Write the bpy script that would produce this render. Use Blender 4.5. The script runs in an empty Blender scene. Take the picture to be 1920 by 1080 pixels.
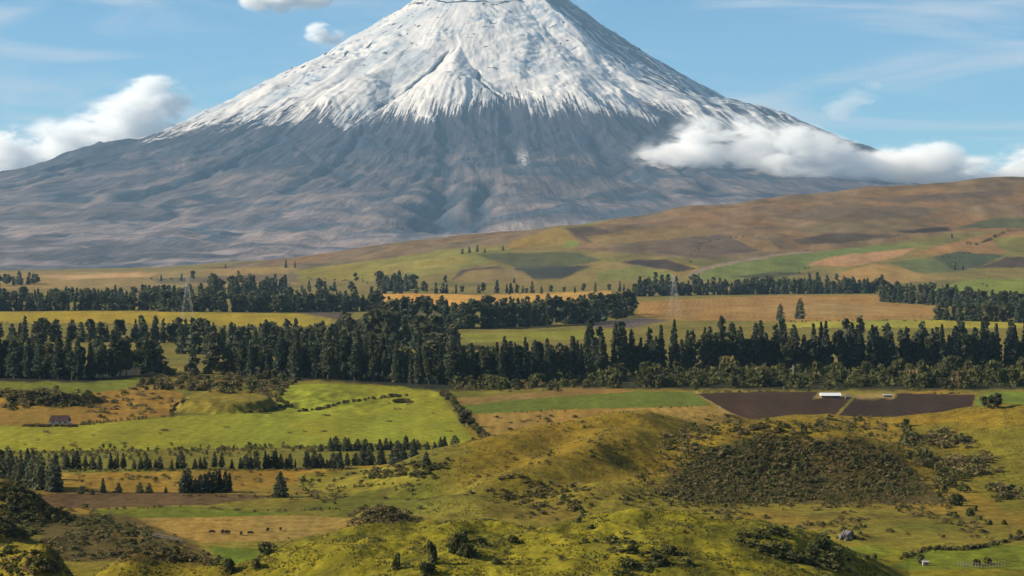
import bpy, bmesh, math, random
import numpy as np
from mathutils import Vector, Matrix

random.seed(7)
rng = np.random.default_rng(11)
scene = bpy.context.scene
COL = scene.collection

# ------------------------------------------------------------------ camera
F = 4348.0            # focal length in pixels of a 1920 wide picture
H = 78.0              # camera height over the valley floor (m)
HOR = 449.0           # picture row of the horizon
cam_d = bpy.data.cameras.new("camera")
cam = bpy.data.objects.new("camera", cam_d)
COL.objects.link(cam)
cam.location = (0, 0, H)
cam.rotation_euler = (math.radians(90), 0, 0)
cam_d.sensor_width = 36.0
cam_d.lens = 36.0 * F / 1920.0
cam_d.shift_y = -(540.0 - HOR) / 1920.0
cam_d.clip_start = 1.0
cam_d.clip_end = 120000.0
scene.camera = cam

# ------------------------------------------------------------------ sky
SUN_AZ, SUN_EL = -90.0, 30.0       # degrees, azimuth from +Y towards +X
world = bpy.data.worlds.new("World")
scene.world = world
world.use_nodes = True
wt = world.node_tree
wt.nodes.clear()
w_out = wt.nodes.new("ShaderNodeOutputWorld")
w_bg = wt.nodes.new("ShaderNodeBackground")
sky = wt.nodes.new("ShaderNodeTexSky")
sky.sky_type = 'NISHITA'
sky.sun_disc = False
sky.sun_elevation = math.radians(SUN_EL)
sky.sun_rotation = math.radians(SUN_AZ)
sky.altitude = 3500.0
sky.air_density = 1.0
sky.dust_density = 0.0
sky.ozone_density = 3.0
w_bg.inputs["Strength"].default_value = 0.056
# thin high cloud over the whole sky
tc = wt.nodes.new("ShaderNodeTexCoord")
mp = wt.nodes.new("ShaderNodeMapping")
mp.inputs["Rotation"].default_value = (0.0, math.radians(8), 0.0)
mp.inputs["Scale"].default_value = (7.0, 7.0, 42.0)
n1 = wt.nodes.new("ShaderNodeTexNoise")
n1.inputs["Scale"].default_value = 1.35
n1.inputs["Detail"].default_value = 7.0
n1.inputs["Roughness"].default_value = 0.55
n1.inputs["Distortion"].default_value = 0.6
cr = wt.nodes.new("ShaderNodeMapRange")
cr.interpolation_type = 'SMOOTHSTEP'
cr.inputs["From Min"].default_value = 0.42
cr.inputs["From Max"].default_value = 0.70
cr.inputs["To Max"].default_value = 0.62
mixc = wt.nodes.new("ShaderNodeMix")
mixc.data_type = 'RGBA'
mixc.inputs[7].default_value = (6.5, 6.7, 7.0, 1)
L = wt.links.new
L(tc.outputs["Generated"], mp.inputs["Vector"])
L(mp.outputs["Vector"], n1.inputs["Vector"])
L(n1.outputs["Fac"], cr.inputs["Value"])
L(cr.outputs["Result"], mixc.inputs[0])
tintn = wt.nodes.new("ShaderNodeMix"); tintn.data_type = 'RGBA'; tintn.blend_type = 'MULTIPLY'; tintn.inputs[0].default_value = 1.0
tintn.inputs[7].default_value = (0.70, 1.0, 1.03, 1)
L(sky.outputs["Color"], tintn.inputs[6])
L(tintn.outputs[2], mixc.inputs[6])
L(mixc.outputs[2], w_bg.inputs["Color"])
L(w_bg.outputs["Background"], w_out.inputs["Surface"])

# ------------------------------------------------------------------ sun
sd = bpy.data.lights.new("sun", 'SUN')
sd.energy = 5.0
sd.angle = math.radians(0.53)
sd.color = (1.0, 0.885, 0.70)
sun = bpy.data.objects.new("sun", sd)
COL.objects.link(sun)
az, el = math.radians(SUN_AZ), math.radians(SUN_EL)
sdir = Vector((math.sin(az) * math.cos(el), math.cos(az) * math.cos(el), math.sin(el)))
sun.rotation_euler = sdir.to_track_quat('Z', 'Y').to_euler()
sun.location = (-3000, 2000, 4000)

vs = scene.view_settings
vs.view_transform = 'Standard'
vs.look = 'None'
vs.gamma = 1.0
vs.exposure = 0.9
vs.use_curve_mapping = False
scene.render.engine = 'CYCLES'
cy = scene.cycles
cy.use_denoising = True
cy.max_bounces = 14
cy.diffuse_bounces = 2
cy.glossy_bounces = 1
cy.transmission_bounces = 2
cy.transparent_max_bounces = 8
cy.volume_bounces = 8
cy.volume_step_rate = 0.08
cy.volume_max_steps = 512
cy.sample_clamp_indirect = 4.0

# ------------------------------------------------------------------ noise
def _hash(ix, iy, seed):
    h = (ix * 374761393 + iy * 668265263 + seed * 1274126177) & 0xFFFFFFFF
    h = ((h ^ (h >> 13)) * 1274126177) & 0xFFFFFFFF
    return (h ^ (h >> 16)) & 0xFFFFFFFF

def pn(x, y, seed=0):
    """gradient noise, about -1..1"""
    x = np.asarray(x, float); y = np.asarray(y, float)
    x, y = np.broadcast_arrays(x, y)
    x0 = np.floor(x); y0 = np.floor(y)
    fx = x - x0; fy = y - y0
    ix = x0.astype(np.int64); iy = y0.astype(np.int64)
    ux = fx * fx * fx * (fx * (fx * 6 - 15) + 10)
    uy = fy * fy * fy * (fy * (fy * 6 - 15) + 10)
    def g(dx, dy):
        a = _hash(ix + dx, iy + dy, seed).astype(float) * (2 * math.pi / 4294967296.0)
        return np.cos(a) * (fx - dx) + np.sin(a) * (fy - dy)
    a = g(0, 0); b = g(1, 0); c = g(0, 1); d = g(1, 1)
    return 1.5 * ((a + (b - a) * ux) + ((c + (d - c) * ux) - (a + (b - a) * ux)) * uy)

def fbm(x, y, oct=4, seed=0, gain=0.5, lac=2.03):
    s = 0.0; a = 1.0
    for i in range(oct):
        s = s + a * pn(x, y, seed + i * 17)
        a *= gain; x = x * lac + 3.1; y = y * lac - 1.7
    return s

def ridged(x, y, oct=3, seed=0):
    s = 0.0; a = 1.0; t = 0.0
    for i in range(oct):
        s = s + a * (1 - np.abs(pn(x, y, seed + i * 31)))
        t += a; a *= 0.5; x = x * 2.07 + 5.2; y = y * 2.07 + 1.3
    return s / t

def sst(a, b, x):
    t = np.clip((x - a) / (b - a), 0, 1)
    return t * t * (3 - 2 * t)

def U(px):
    return (np.asarray(px, float) - 960.0) / F

def Zp(py, D):
    """height of a point seen in picture row py at depth D"""
    return H - (np.asarray(py, float) - HOR) / F * D

# ------------------------------------------------------------------ the lie of the land
def seg_dist(x, y, pts):
    """distance to a polyline (plan) and interpolated z and signed side (positive = far side)"""
    best = np.full(x.shape, 1e9); zz = np.zeros(x.shape); side = np.zeros(x.shape)
    for (ax, ay, az_), (bx, by, bz) in zip(pts[:-1], pts[1:]):
        dx, dy = bx - ax, by - ay
        t = np.clip(((x - ax) * dx + (y - ay) * dy) / (dx * dx + dy * dy), 0, 1)
        qx, qy = ax + t * dx, ay + t * dy
        d = np.hypot(x - qx, y - qy)
        m = d < best
        best = np.where(m, d, best)
        zz = np.where(m, az_ + t * (bz - az_), zz)
        side = np.where(m, np.sign((y - qy) * dx - (x - qx) * dy), side)
    return best, zz, side

def P(px, py, D):
    return (float(U(px)) * D, D, float(Zp(py, D)))

RIDGE_F = [P(795, 938, 684), P(830, 905, 692), P(870, 876, 702), P(950, 828, 732), P(1050, 801, 770), P(1150, 790, 800),
           P(1230, 777, 828), P(1300, 783, 855), P(1400, 789, 885), P(1560, 784, 905), P(1640, 792, 905), P(1680, 800, 900)]
RIDGE_G = [P(1700, 797, 885), P(1760, 788, 885), P(1830, 772, 885), P(1880, 765, 885), P(1960, 766, 885), P(2100, 770, 885), P(2400, 800, 900)]
KNOLL_RIBS = [([P(870, 940, 672), P(960, 897, 688), P(1060, 872, 712), P(1150, 846, 745), P(1215, 812, 792)], 3.2, 13.0),
              ([P(880, 905, 690), P(960, 868, 708), P(1060, 840, 738), P(1150, 818, 772)], -3.2, 11.0),
              ([P(1000, 930, 672), P(1100, 900, 695), P(1180, 870, 722)], -2.6, 12.0),
              ([P(900, 958, 655), P(1000, 944, 664), P(1120, 928, 676)], 2.0, 11.0),
              ([P(1240, 900, 730), P(1250, 850, 775), P(1330, 806, 840), P(1440, 795, 868), P(1560, 798, 862), P(1650, 815, 840)], -5.5, 15.0),
              ([P(1660, 800, 890), P(1720, 860, 790), P(1790, 940, 690)], -3.2, 12.0)]
CREST_B = np.array([(300, 1200), (400, 1130), (470, 1070), (540, 1030), (640, 1002), (760, 990), (860, 986), (930, 994), (985, 1000), (1040, 983), (1090, 973),
                    (1200, 970), (1330, 976), (1450, 986), (1530, 1006), (1590, 1040), (1650, 1078), (1750, 1120), (1900, 1150)], float)
HILL = np.array([(-400, 520), (0, 512), (200, 510), (330, 505), (430, 497), (560, 486), (640, 472), (720, 456), (860, 441), (1000, 432), (1130, 415), (1280, 391),
                 (1450, 369), (1600, 353), (1760, 342), (1920, 335), (2200, 330), (2800, 350)], float)
BUMPS = [  # px, py of the top, D, half width along x (m), along depth (m)
    (1455, 799, 772, 40, 33), (1320, 852, 742, 22, 24), (1600, 846, 752, 24, 26),         # scrub dome
    (1010, 912, 688, 20, 18), (1110, 872, 728, 16, 18), (1190, 800, 812, 14, 20), (1270, 935, 690, 30, 18), (960, 955, 672, 22, 16),
    (715, 951, 636, 7.5, 9), (690, 978, 634, 7, 8),                                        # lone mound
    (-20, 900, 650, 9, 14), (50, 935, 648, 7, 12), (90, 968, 645, 6, 10), (-10, 978, 590, 7, 10),  # dark hill
    (20, 1022, 490, 9, 16), (90, 1056, 480, 6, 14), (240, 1050, 505, 9, 12), (340, 1046, 512, 9, 12), (420, 1066, 500, 9, 12),
    (790, 868, 790, 14, 12), (600, 880, 770, 8, 8),
    (1790, 960, 665, 12, 14), (1880, 985, 640, 14, 14),
    (1600, 996, 602, 5, 6),
    (1230, 486, 4050, 190, 230), (930, 506, 3900, 130, 150), (1650, 493, 3950, 150, 170), (1600, 478, 4350, 180, 200),
    (1890, 432, 4700, 230, 260), (1800, 474, 4250, 110, 150), (1060, 425, 5000, 170, 260), (1890, 484, 4050, 80, 90), (1010, 470, 4400, 220, 200),
    (740, 497, 4300, 260, 200), (1440, 480, 4300, 240, 160), (330, 506, 4700, 260, 260), (560, 500, 4500, 220, 200),
]

def h_base(x, y):
    u = x / np.maximum(y, 50.0)
    px = u * F + 960.0
    z = np.zeros_like(x)
    # valley floor roll
    far = sst(1100, 3000, y)
    z += (0.5 + 0.6 * sst(900, 1200, y) + 3.0 * far) * fbm(x / (140 + 500 * far), y / (190 + 700 * far), 3, 5)
    # the hillside the camera stands on
    d = np.clip(y, -200, 330)
    z += np.where(y < 330, 76.2 * np.power(np.clip(1 - np.maximum(d, 0) / 330.0, 0, 1), 1.35), 0)
    # big moorland hill behind the farms
    zc = Zp(sum(np.interp(px + o_, HILL[:, 0], HILL[:, 1]) for o_ in (-30, -15, 0, 15, 30)) / 5, 5600.0)
    t = np.clip((y - 3300) / 2300.0, 0, 1)
    prof = t ** 1.35 * (1 + 0.10 * (1 - t) * t)
    back = sst(5600, 9500, y)
    z += zc * prof * (1 - back) - 330 * sst(5900, 9000, y)
    hilly = sst(3400, 4200, y) * (1 - sst(5300, 6500, y))
    z += hilly * (9.0 * fbm(x / 420, y / 520, 3, 41) + 3.0 * fbm(x / 120, y / 190, 3, 77) + 7.0 * sst(4300, 5000, y) * (ridged(x / 230, y / 520, 2, 78) - 0.6)) * (0.35 + 0.65 * sst(500, 1100, px))
    return z

def h_near(x, y):
    """hill ranges of the near valley, added to the floor"""
    z = np.zeros_like(x)
    u = x / np.maximum(y, 50.0)
    px = u * F + 960.0
    m = (y > 600) & (y < 1100) & (px > 500)
    if m.any():
        xx, yy = x[m], y[m]
        d, zz, s = seg_dist(xx, yy, RIDGE_F)
        wid = np.where(s > 0, 40.0, 58.0)
        zf = zz * np.exp(-(d / wid) ** 2)
        zf += (4.5 * (ridged(xx / 58 + 0.4, yy / 85, 2, 91) - 0.62) + 0.45 * fbm(xx / 18, yy / 26, 2, 92)) * np.exp(-(d / 85.0) ** 2) * sst(1, 7, zz)
        for pts, amp, wd in KNOLL_RIBS:
            dk, _, _ = seg_dist(xx, yy, pts)
            zf += amp * np.exp(-(dk / wd) ** 2)
        d, zz, s = seg_dist(xx, yy, RIDGE_G)
        wid = np.where(s > 0, 40.0, 120.0)
        zg = zz * np.exp(-(d / wid) ** 2)
        zg += 1.8 * fbm(xx / 34, yy / 50, 3, 19) * np.exp(-(d / 120.0) ** 2)
        z[m] += (np.maximum(zf, zg) + 0.35 * np.minimum(np.maximum(zf, 0), np.maximum(zg, 0))) * sst(560, 760, px[m])
    # green hill at the foot of the picture
    zc = Zp(sum(np.interp(px + o_, CREST_B[:, 0], CREST_B[:, 1]) for o_ in (-40, -27, -13, 0, 13, 27, 40)) / 7, 520.0)
    zc = np.maximum(zc, 0)
    q = y - 520.0
    prof = np.where(q > 0, np.exp(-(q / 36.0) ** 2), np.exp(-(q / 105.0) ** 2))
    zb = zc * prof
    zb += prof * sst(0, 5, zc) * (1.2 * fbm(x / 17, y / 24, 3, 23) + 2.6 * (ridged(x / 34 + 2, y / 52, 2, 24) - 0.6) + 0.35 * fbm(x / 4.5, y / 6, 3, 29))
    z += zb * (y < 800)
    # terrace with a steep front, left of the middle
    cx, cy_ = float(U(425)) * 1075, 1078.0
    e = np.sqrt(((x - cx) / 25.0) ** 2 + ((y - cy_) / 34.0) ** 2)
    z += (4.2 + 0.045 * np.clip(y - 1045, 0, 70)) * (1 - sst(0.72, 1.0, e + 0.06 * fbm(x / 8, y / 8, 2, 3)))
    cx, cy_ = float(U(60)) * 1110, 1118.0
    e = np.sqrt(((x - cx) / 32.0) ** 2 + ((y - cy_) / 36.0) ** 2)
    z += 5.0 * (1 - sst(0.72, 1.0, e + 0.12 * fbm(x / 10, y / 10, 2, 8)))
    # broken ground about the gullies left of the middle
    g = np.exp(-((px - 560) / 260) ** 2 - ((y - 1130) / 90) ** 2)
    z += g * 2.2 * fbm(x / 22, y / 40, 3, 61)
    return z

def _bump_tops():
    out = []
    for (px, py, D, wx, wy) in BUMPS:
        x = np.array([float(U(px)) * D]); y = np.array([float(D)])
        want = float(Zp(py, D))
        have = float((h_base(x, y) + h_near(x, y))[0])
        out.append((float(x[0]), D, want, max(want - have, 0.0), wx, wy))
    return out
TOPS = _bump_tops()

def height(x, y):
    x = np.asarray(x, float); y = np.asarray(y, float)
    z = h_base(x, y) + h_near(x, y)
    for (bx, by, want, amp, wx, wy) in TOPS:
        m = (np.abs(x - bx) < 3 * wx) & (np.abs(y - by) < 3 * wy)
        if amp > 0 and m.any():
            b = amp * np.exp(-((x[m] - bx) / wx) ** 2 - ((y[m] - by) / wy) ** 2)
            z[m] = z[m] + b
    return z

def hit(px, py, dmin=380.0, dmax=7000.0):
    """ground point seen through picture point (px, py)"""
    D = np.geomspace(dmin, dmax, 2600)
    x = U(px) * D
    g = height(x, D) - Zp(py, D)
    k = np.nonzero(g >= 0)[0]
    i = int(k[0]) if len(k) else len(D) - 1
    d = D[i]
    if i > 0:
        a, b = g[i - 1], g[i]
        if b != a:
            d = D[i - 1] + (D[i] - D[i - 1]) * min(max(-a / (b - a), 0), 1)
    xx = float(U(px)) * d
    return xx, float(d), float(height(np.array([xx]), np.array([d]))[0])

def ground_z(x, y):
    return float(height(np.array([float(x)]), np.array([float(y)]))[0])

# ------------------------------------------------------------------ helpers
def lin(c):
    c = np.asarray(c, float) / 255.0
    return np.where(c <= 0.04045, c / 12.92, ((c + 0.055) / 1.055) ** 2.4)

def tag(o, label=None, cat=None, group=None, kind=None):
    if label: o["label"] = label
    if cat: o["category"] = cat
    if group: o["group"] = group
    if kind: o["kind"] = kind
    return o

def link(name, me, parent=None):
    o = bpy.data.objects.new(name, me)
    COL.objects.link(o)
    if parent is not None:
        o.parent = parent
    return o

def empty(name, loc=(0, 0, 0), rz=0.0, s=1.0):
    o = bpy.data.objects.new(name, None)
    o.empty_display_size = 0.5
    COL.objects.link(o)
    o.location = loc; o.rotation_euler = (0, 0, rz); o.scale = (s, s, s)
    return o

def np_mesh(name, verts, faces, mats=(), smooth=False, normals=None):
    """faces: (n,k) int array"""
    me = bpy.data.meshes.new(name)
    v = np.ascontiguousarray(verts, np.float32); f = np.ascontiguousarray(faces, np.int32)
    n, k = f.shape
    me.vertices.add(len(v)); me.vertices.foreach_set("co", v.ravel())
    me.loops.add(n * k); me.loops.foreach_set("vertex_index", f.ravel())
    me.polygons.add(n)
    me.polygons.foreach_set("loop_start", np.arange(0, n * k, k, dtype=np.int32))
    me.polygons.foreach_set("loop_total", np.full(n, k, np.int32))
    if smooth:
        me.polygons.foreach_set("use_smooth", np.ones(n, bool))
    for m in mats: me.materials.append(m)
    me.update()
    if normals is not None:
        me.normals_split_custom_set_from_vertices(normals.astype(np.float32))
    return me

def mat(name):
    m = bpy.data.materials.new(name); m.use_nodes = True
    nt = m.node_tree; nt.nodes.clear()
    o = nt.nodes.new("ShaderNodeOutputMaterial")
    b = nt.nodes.new("ShaderNodeBsdfPrincipled")
    b.inputs["Roughness"].default_value = 0.9
    if "Specular IOR Level" in b.inputs: b.inputs["Specular IOR Level"].default_value = 0.15
    nt.links.new(b.outputs[0], o.inputs["Surface"])
    return m, nt, b

def nd(nt, typ, **kw):
    n = nt.nodes.new(typ)
    for k, v in kw.items():
        if k in n.inputs: n.inputs[k].default_value = v
        else: setattr(n, k, v)
    return n

def plain(name, col, var=0.25, scale=1.5, rough=0.85):
    m, nt, b = mat(name)
    tcn = nd(nt, "ShaderNodeTexCoord")
    n = nd(nt, "ShaderNodeTexNoise", Scale=scale, Detail=4.0)
    nt.links.new(tcn.outputs["Object"], n.inputs["Vector"])
    mx = nd(nt, "ShaderNodeMix", data_type='RGBA')
    c = np.asarray(col, float)
    mx.inputs[6].default_value = (*(c * (1 - var)), 1); mx.inputs[7].default_value = (*np.minimum(c * (1 + var), 0.95), 1)
    nt.links.new(n.outputs["Fac"], mx.inputs[0]); nt.links.new(mx.outputs[2], b.inputs["Base Color"])
    b.inputs["Roughness"].default_value = rough
    return m

# ------------------------------------------------------------------ ground colours and fields
GAIN = 0.585           # picture colour of a flat sunlit surface -> base colour
# name (own object) or None, colour, outline in picture points of the ground, depth range, edge roughness
FIELDS = [
    (None, (130, 105, 74), [(980, 446), (1060, 436), (1280, 380), (1600, 340), (2330, 318), (2330, 450), (1800, 432), (1640, 462), (1440, 482), (1330, 488), (1190, 476), (1080, 468)], (3600, 7000)),
    (None, (128, 106, 76), [(330, 512), (480, 490), (640, 466), (720, 450), (860, 435), (1000, 425), (1060, 430), (960, 455), (860, 464), (700, 488), (560, 505), (430, 512)], (3600, 7000)),
    (None, (148, 122, 60), [(960, 452), (1050, 424), (1078, 446), (1082, 466), (950, 468)], (3600, 7000)),
    ("ploughed_field", (94, 78, 62), [(1062, 426), (1110, 424), (1140, 433), (1162, 446), (1105, 456), (1078, 442)], (3600, 7000)),
    ("field", (126, 136, 62), [(1056, 455), (1080, 450), (1085, 461), (1060, 464)], (3600, 7000)),
    ("field", (140, 132, 66), [(560, 506), (700, 488), (860, 466), (960, 466), (930, 488), (880, 500), (740, 528), (560, 524)], (3600, 6000)),
    (None, (154, 140, 70), [(700, 500), (820, 482), (890, 484), (840, 500), (720, 516)], (3600, 6000)),
    ("field", (92, 95, 64), [(888, 476), (1070, 472), (1132, 488), (1050, 502), (985, 506), (930, 490)], (3600, 6000)),
    ("ploughed_field", (88, 76, 68), [(866, 506), (934, 499), (962, 512), (950, 524), (846, 526)], (3300, 5000)),
    (None, (72, 72, 64), [(965, 502), (1110, 498), (1056, 522), (968, 522)], (3300, 5000)),
    (None, (142, 122, 78), [(845, 528), (880, 508), (930, 503), (980, 508), (1012, 532)], (3300, 5000)),
    ("field", (152, 130, 72), [(1040, 528), (1120, 500), (1180, 484), (1240, 482), (1310, 500), (1300, 514), (1200, 528)], (3300, 5000)),
    ("ploughed_field", (80, 68, 58), [(1160, 492), (1200, 486), (1250, 487), (1306, 503), (1270, 510), (1205, 499)], (3300, 5000)),
    ("field", (136, 132, 66), [(1120, 510), (1200, 499), (1264, 512), (1262, 522), (1120, 526)], (3300, 5000)),
    ("field", (120, 126, 64), [(1296, 527), (1330, 500), (1440, 482), (1640, 460), (1770, 452), (1700, 470), (1540, 492), (1470, 522)], (3300, 5600)),
    (None, (82, 82, 60), [(1370, 520), (1440, 510), (1520, 512), (1440, 522)], (3300, 5600)),
    ("stubble_field", (184, 140, 96), [(1510, 497), (1560, 481), (1720, 464), (1690, 480), (1600, 500)], (3300, 5600)),
    ("field", (166, 136, 82), [(1560, 516), (1640, 494), (1700, 504), (1772, 524), (1650, 536), (1566, 530)], (3300, 5000)),
    ("stubble_field", (160, 122, 76), [(1700, 478), (1760, 462), (1860, 436), (2330, 424), (2330, 486), (1840, 476)], (3300, 6000)),
    (None, (124, 116, 58), [(1856, 446), (2330, 438), (2330, 486), (1890, 480)], (3300, 6000)),
    ("field", (104, 110, 66), [(1664, 492), (1750, 482), (1792, 510), (1720, 512)], (3300, 5000)),
    ("field", (84, 90, 66), [(1748, 481), (1800, 471), (1884, 479), (1836, 501), (1790, 509)], (3300, 5000)),
    ("ploughed_field", (84, 72, 60), [(1836, 502), (1888, 482), (2330, 488), (2330, 504)], (3300, 5000)),
    ("field", (92, 94, 64), [(1790, 428), (1860, 409), (2330, 411), (2330, 426)], (3300, 7000)),
    (None, (144, 116, 76), [(1366, 440), (1440, 452), (1466, 470), (1396, 470)], (3300, 7000)),
    (None, (108, 92, 78), [(1236, 452), (1360, 440), (1424, 470), (1300, 484), (1210, 470)], (3300, 7000)),
    (None, (140, 116, 72), [(1096, 444), (1240, 424), (1360, 436), (1240, 450), (1120, 460)], (3300, 7000)),
    (None, (134, 108, 78), [(1180, 420), (1300, 398), (1460, 380), (1440, 400), (1300, 420)], (3300, 7000)),
    (None, (112, 94, 72), [(1440, 404), (1600, 384), (1780, 392), (1700, 414), (1560, 420)], (3300, 7000)),
    (None, (124, 104, 72), [(1460, 428), (1640, 412), (1800, 410), (1700, 428), (1520, 438)], (3300, 7000)),
    (None, (108, 90, 72), [(1600, 372), (1900, 356), (1900, 366), (1700, 380)], (3300, 7000)),
    ("path", (152, 134, 116), [(1286, 514), (1330, 498), (1440, 478), (1520, 470), (1520, 473), (1440, 482), (1336, 503), (1292, 518)], (3300, 5600)),
    (None, (86, 74, 60), [(1484, 450), (1560, 437), (1700, 441), (1580, 456), (1500, 458)], (3300, 7000)),  # shade of the moor gullies painted into the colour, next patch too
    (None, (66, 56, 50), [(1676, 434), (1770, 425), (1786, 432), (1710, 438)], (3300, 7000)),
    ("field", (134, 138, 58), [(1720, 548), (1830, 522), (2330, 525), (2330, 552), (1770, 556)], (2700, 4000)),
    # farms of the middle distance
    (None, (156, 132, 82), [(-420, 514), (300, 508), (560, 498), (560, 535), (300, 540), (-420, 545)], (3000, 7000)),
    (None, (120, 104, 76), [(280, 522), (560, 512), (560, 528), (300, 532)], (3000, 7000)),
    (None, (190, 156, 108), [(60, 517), (240, 512), (300, 509), (280, 520), (120, 524)], (3000, 7000)),
    ("stubble_field", (206, 158, 76), [(704, 551), (760, 550), (900, 553), (1146, 545), (1146, 557), (1000, 567), (850, 573), (716, 572)], (2400, 3800)),
    ("stubble_field", (164, 128, 72), [(1196, 566), (1300, 560), (1440, 554), (1660, 553), (1672, 568), (1774, 575), (1764, 599), (1480, 603), (1260, 600), (1196, 592)], (2000, 3600)),
    (None, (172, 136, 80), [(1330, 580), (1560, 566), (1740, 582), (1660, 592), (1480, 594)], (2000, 3600)),
    ("field", (166, 158, 62), [(1466, 604), (1660, 600), (2330, 602), (2330, 616), (1466, 614)], (1900, 2500)),
    ("field", (166, 146, 48), [(-420, 590), (200, 583), (560, 589), (625, 596), (610, 612), (500, 613), (300, 606), (-420, 604)], (1900, 2700)),
    ("ploughed_field", (104, 88, 76), [(550, 583), (664, 586), (650, 602), (600, 593)], (1900, 2700)),
    ("field", (142, 138, 52), [(860, 626), (1180, 618), (1100, 636), (880, 642)], (1600, 2300)),
    ("ploughed_field", (112, 98, 90), [(1096, 604), (1200, 597), (1256, 600), (1190, 614), (1096, 614)], (1800, 2400)),
    # near farms
    ("field", (116, 122, 44), [(-420, 714), (140, 716), (262, 708), (250, 725), (150, 741), (-420, 740)], (1030, 1400)),
    ("field", (152, 118, 48), [(-420, 758), (150, 738), (290, 725), (345, 738), (322, 780), (200, 792), (60, 800), (-420, 800)], (960, 1250)),
    ("field", (147, 146, 44), [(-420, 803), (150, 797), (350, 779), (510, 772), (528, 722), (740, 712), (822, 736), (897, 836), (560, 839), (-420, 852)], (800, 1250)),
    (None, (146, 146, 44), [(530, 790), (800, 768), (880, 826), (640, 830), (560, 812)], (800, 1250)),
    ("field", (150, 120, 64), [(856, 748), (1000, 735), (1130, 722), (1192, 734), (1050, 750), (860, 762)], (1050, 1300)),
    ("field", (108, 118, 44), [(858, 762), (1000, 747), (1190, 734), (1300, 735), (1332, 760), (1050, 768), (862, 777)], (1000, 1250)),
    ("stubble_field", (162, 130, 62), [(868, 778), (1050, 769), (1334, 761), (1402, 786), (1340, 800), (1000, 836), (930, 836)], (850, 1150)),
    ("path", (176, 148, 98), [(1300, 734), (1312, 735), (1398, 786), (1386, 790)], (950, 1250)),
    ("ploughed_field", (76, 57, 43), [(1306, 738), (1420, 734), (1530, 735), (1560, 743), (1598, 743), (1556, 790), (1400, 790), (1366, 772)], (950, 1250)),
    ("ploughed_field", (70, 53, 41), [(1606, 743), (1690, 738), (1830, 740), (1822, 762), (1780, 790), (1562, 790)], (950, 1250)),
    (None, (160, 140, 84), [(1528, 748), (1536, 736), (1592, 736), (1592, 741), (1545, 746)], (950, 1300)),
    (None, (158, 140, 86), [(1606, 740), (1680, 736), (1678, 746), (1606, 748)], (950, 1300)),
    ("field", (118, 134, 48), [(1832, 744), (1870, 735), (2330, 732), (2330, 768), (1832, 768)], (950, 1250)),
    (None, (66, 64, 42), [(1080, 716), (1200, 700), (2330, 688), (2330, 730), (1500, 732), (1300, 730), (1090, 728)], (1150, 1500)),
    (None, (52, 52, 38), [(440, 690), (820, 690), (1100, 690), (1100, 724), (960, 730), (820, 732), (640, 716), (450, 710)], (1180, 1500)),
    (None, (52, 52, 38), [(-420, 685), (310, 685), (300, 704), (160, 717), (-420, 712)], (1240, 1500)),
    (None, (122, 116, 48), [(60, 850), (560, 842), (890, 840), (880, 856), (600, 880), (100, 884)], (700, 870)),
    ("field", (154, 124, 48), [(90, 888), (560, 880), (640, 881), (620, 900), (340, 925), (140, 926)], (680, 800)),
    ("field", (136, 126, 46), [(560, 890), (700, 875), (860, 862), (800, 900), (640, 930), (560, 915)], (680, 850)),
    ("field", (104, 82, 52), [(60, 926), (340, 922), (520, 930), (400, 946), (180, 952), (60, 956)], (640, 760)),
    ("field", (110, 116, 36), [(168, 957), (330, 950), (480, 959), (570, 963), (400, 975), (200, 970)], (600, 720)),
    ("field", (156, 130, 66), [(240, 972), (560, 966), (690, 975), (640, 996), (520, 1014), (380, 1018), (280, 992)], (560, 690)),
    ("field", (98, 110, 32), [(390, 1026), (505, 1028), (490, 1060), (420, 1056)], (540, 620)),
    ("field", (116, 126, 38), [(1670, 1062), (1740, 1027), (2330, 1008), (2330, 1062), (1700, 1068)], (500, 640)),
    ("field", (128, 132, 38), [(1560, 1030), (1640, 1020), (1694, 1034), (1640, 1052)], (520, 640)),
    (None, (126, 118, 42), [(1800, 800), (2330, 800), (2330, 960), (1880, 960), (1800, 890)], (640, 900)),
    (None, (128, 112, 40), [(1700, 800), (1800, 790), (1790, 900), (1740, 880)], (640, 900)),
    (None, (88, 78, 42), [(1230, 915), (1300, 850), (1400, 820), (1620, 820), (1700, 870), (1780, 945), (1600, 945), (1300, 942)], (640, 900)),
    (None, (98, 84, 44), [(60, 965), (240, 965), (370, 1020), (400, 1060), (100, 1050)], (480, 680)),
]

def in_poly(px, py, poly):
    r = np.zeros(px.shape, bool)
    n = len(poly)
    for i in range(n):
        x1, y1 = poly[i]; x2, y2 = poly[(i + 1) % n]
        c = ((y1 > py) != (y2 > py))
        with np.errstate(divide='ignore', invalid='ignore'):
            xi = (x2 - x1) * (py - y1) / (y2 - y1 + 1e-12) + x1
        r ^= c & (px < xi)
    return r

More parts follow.
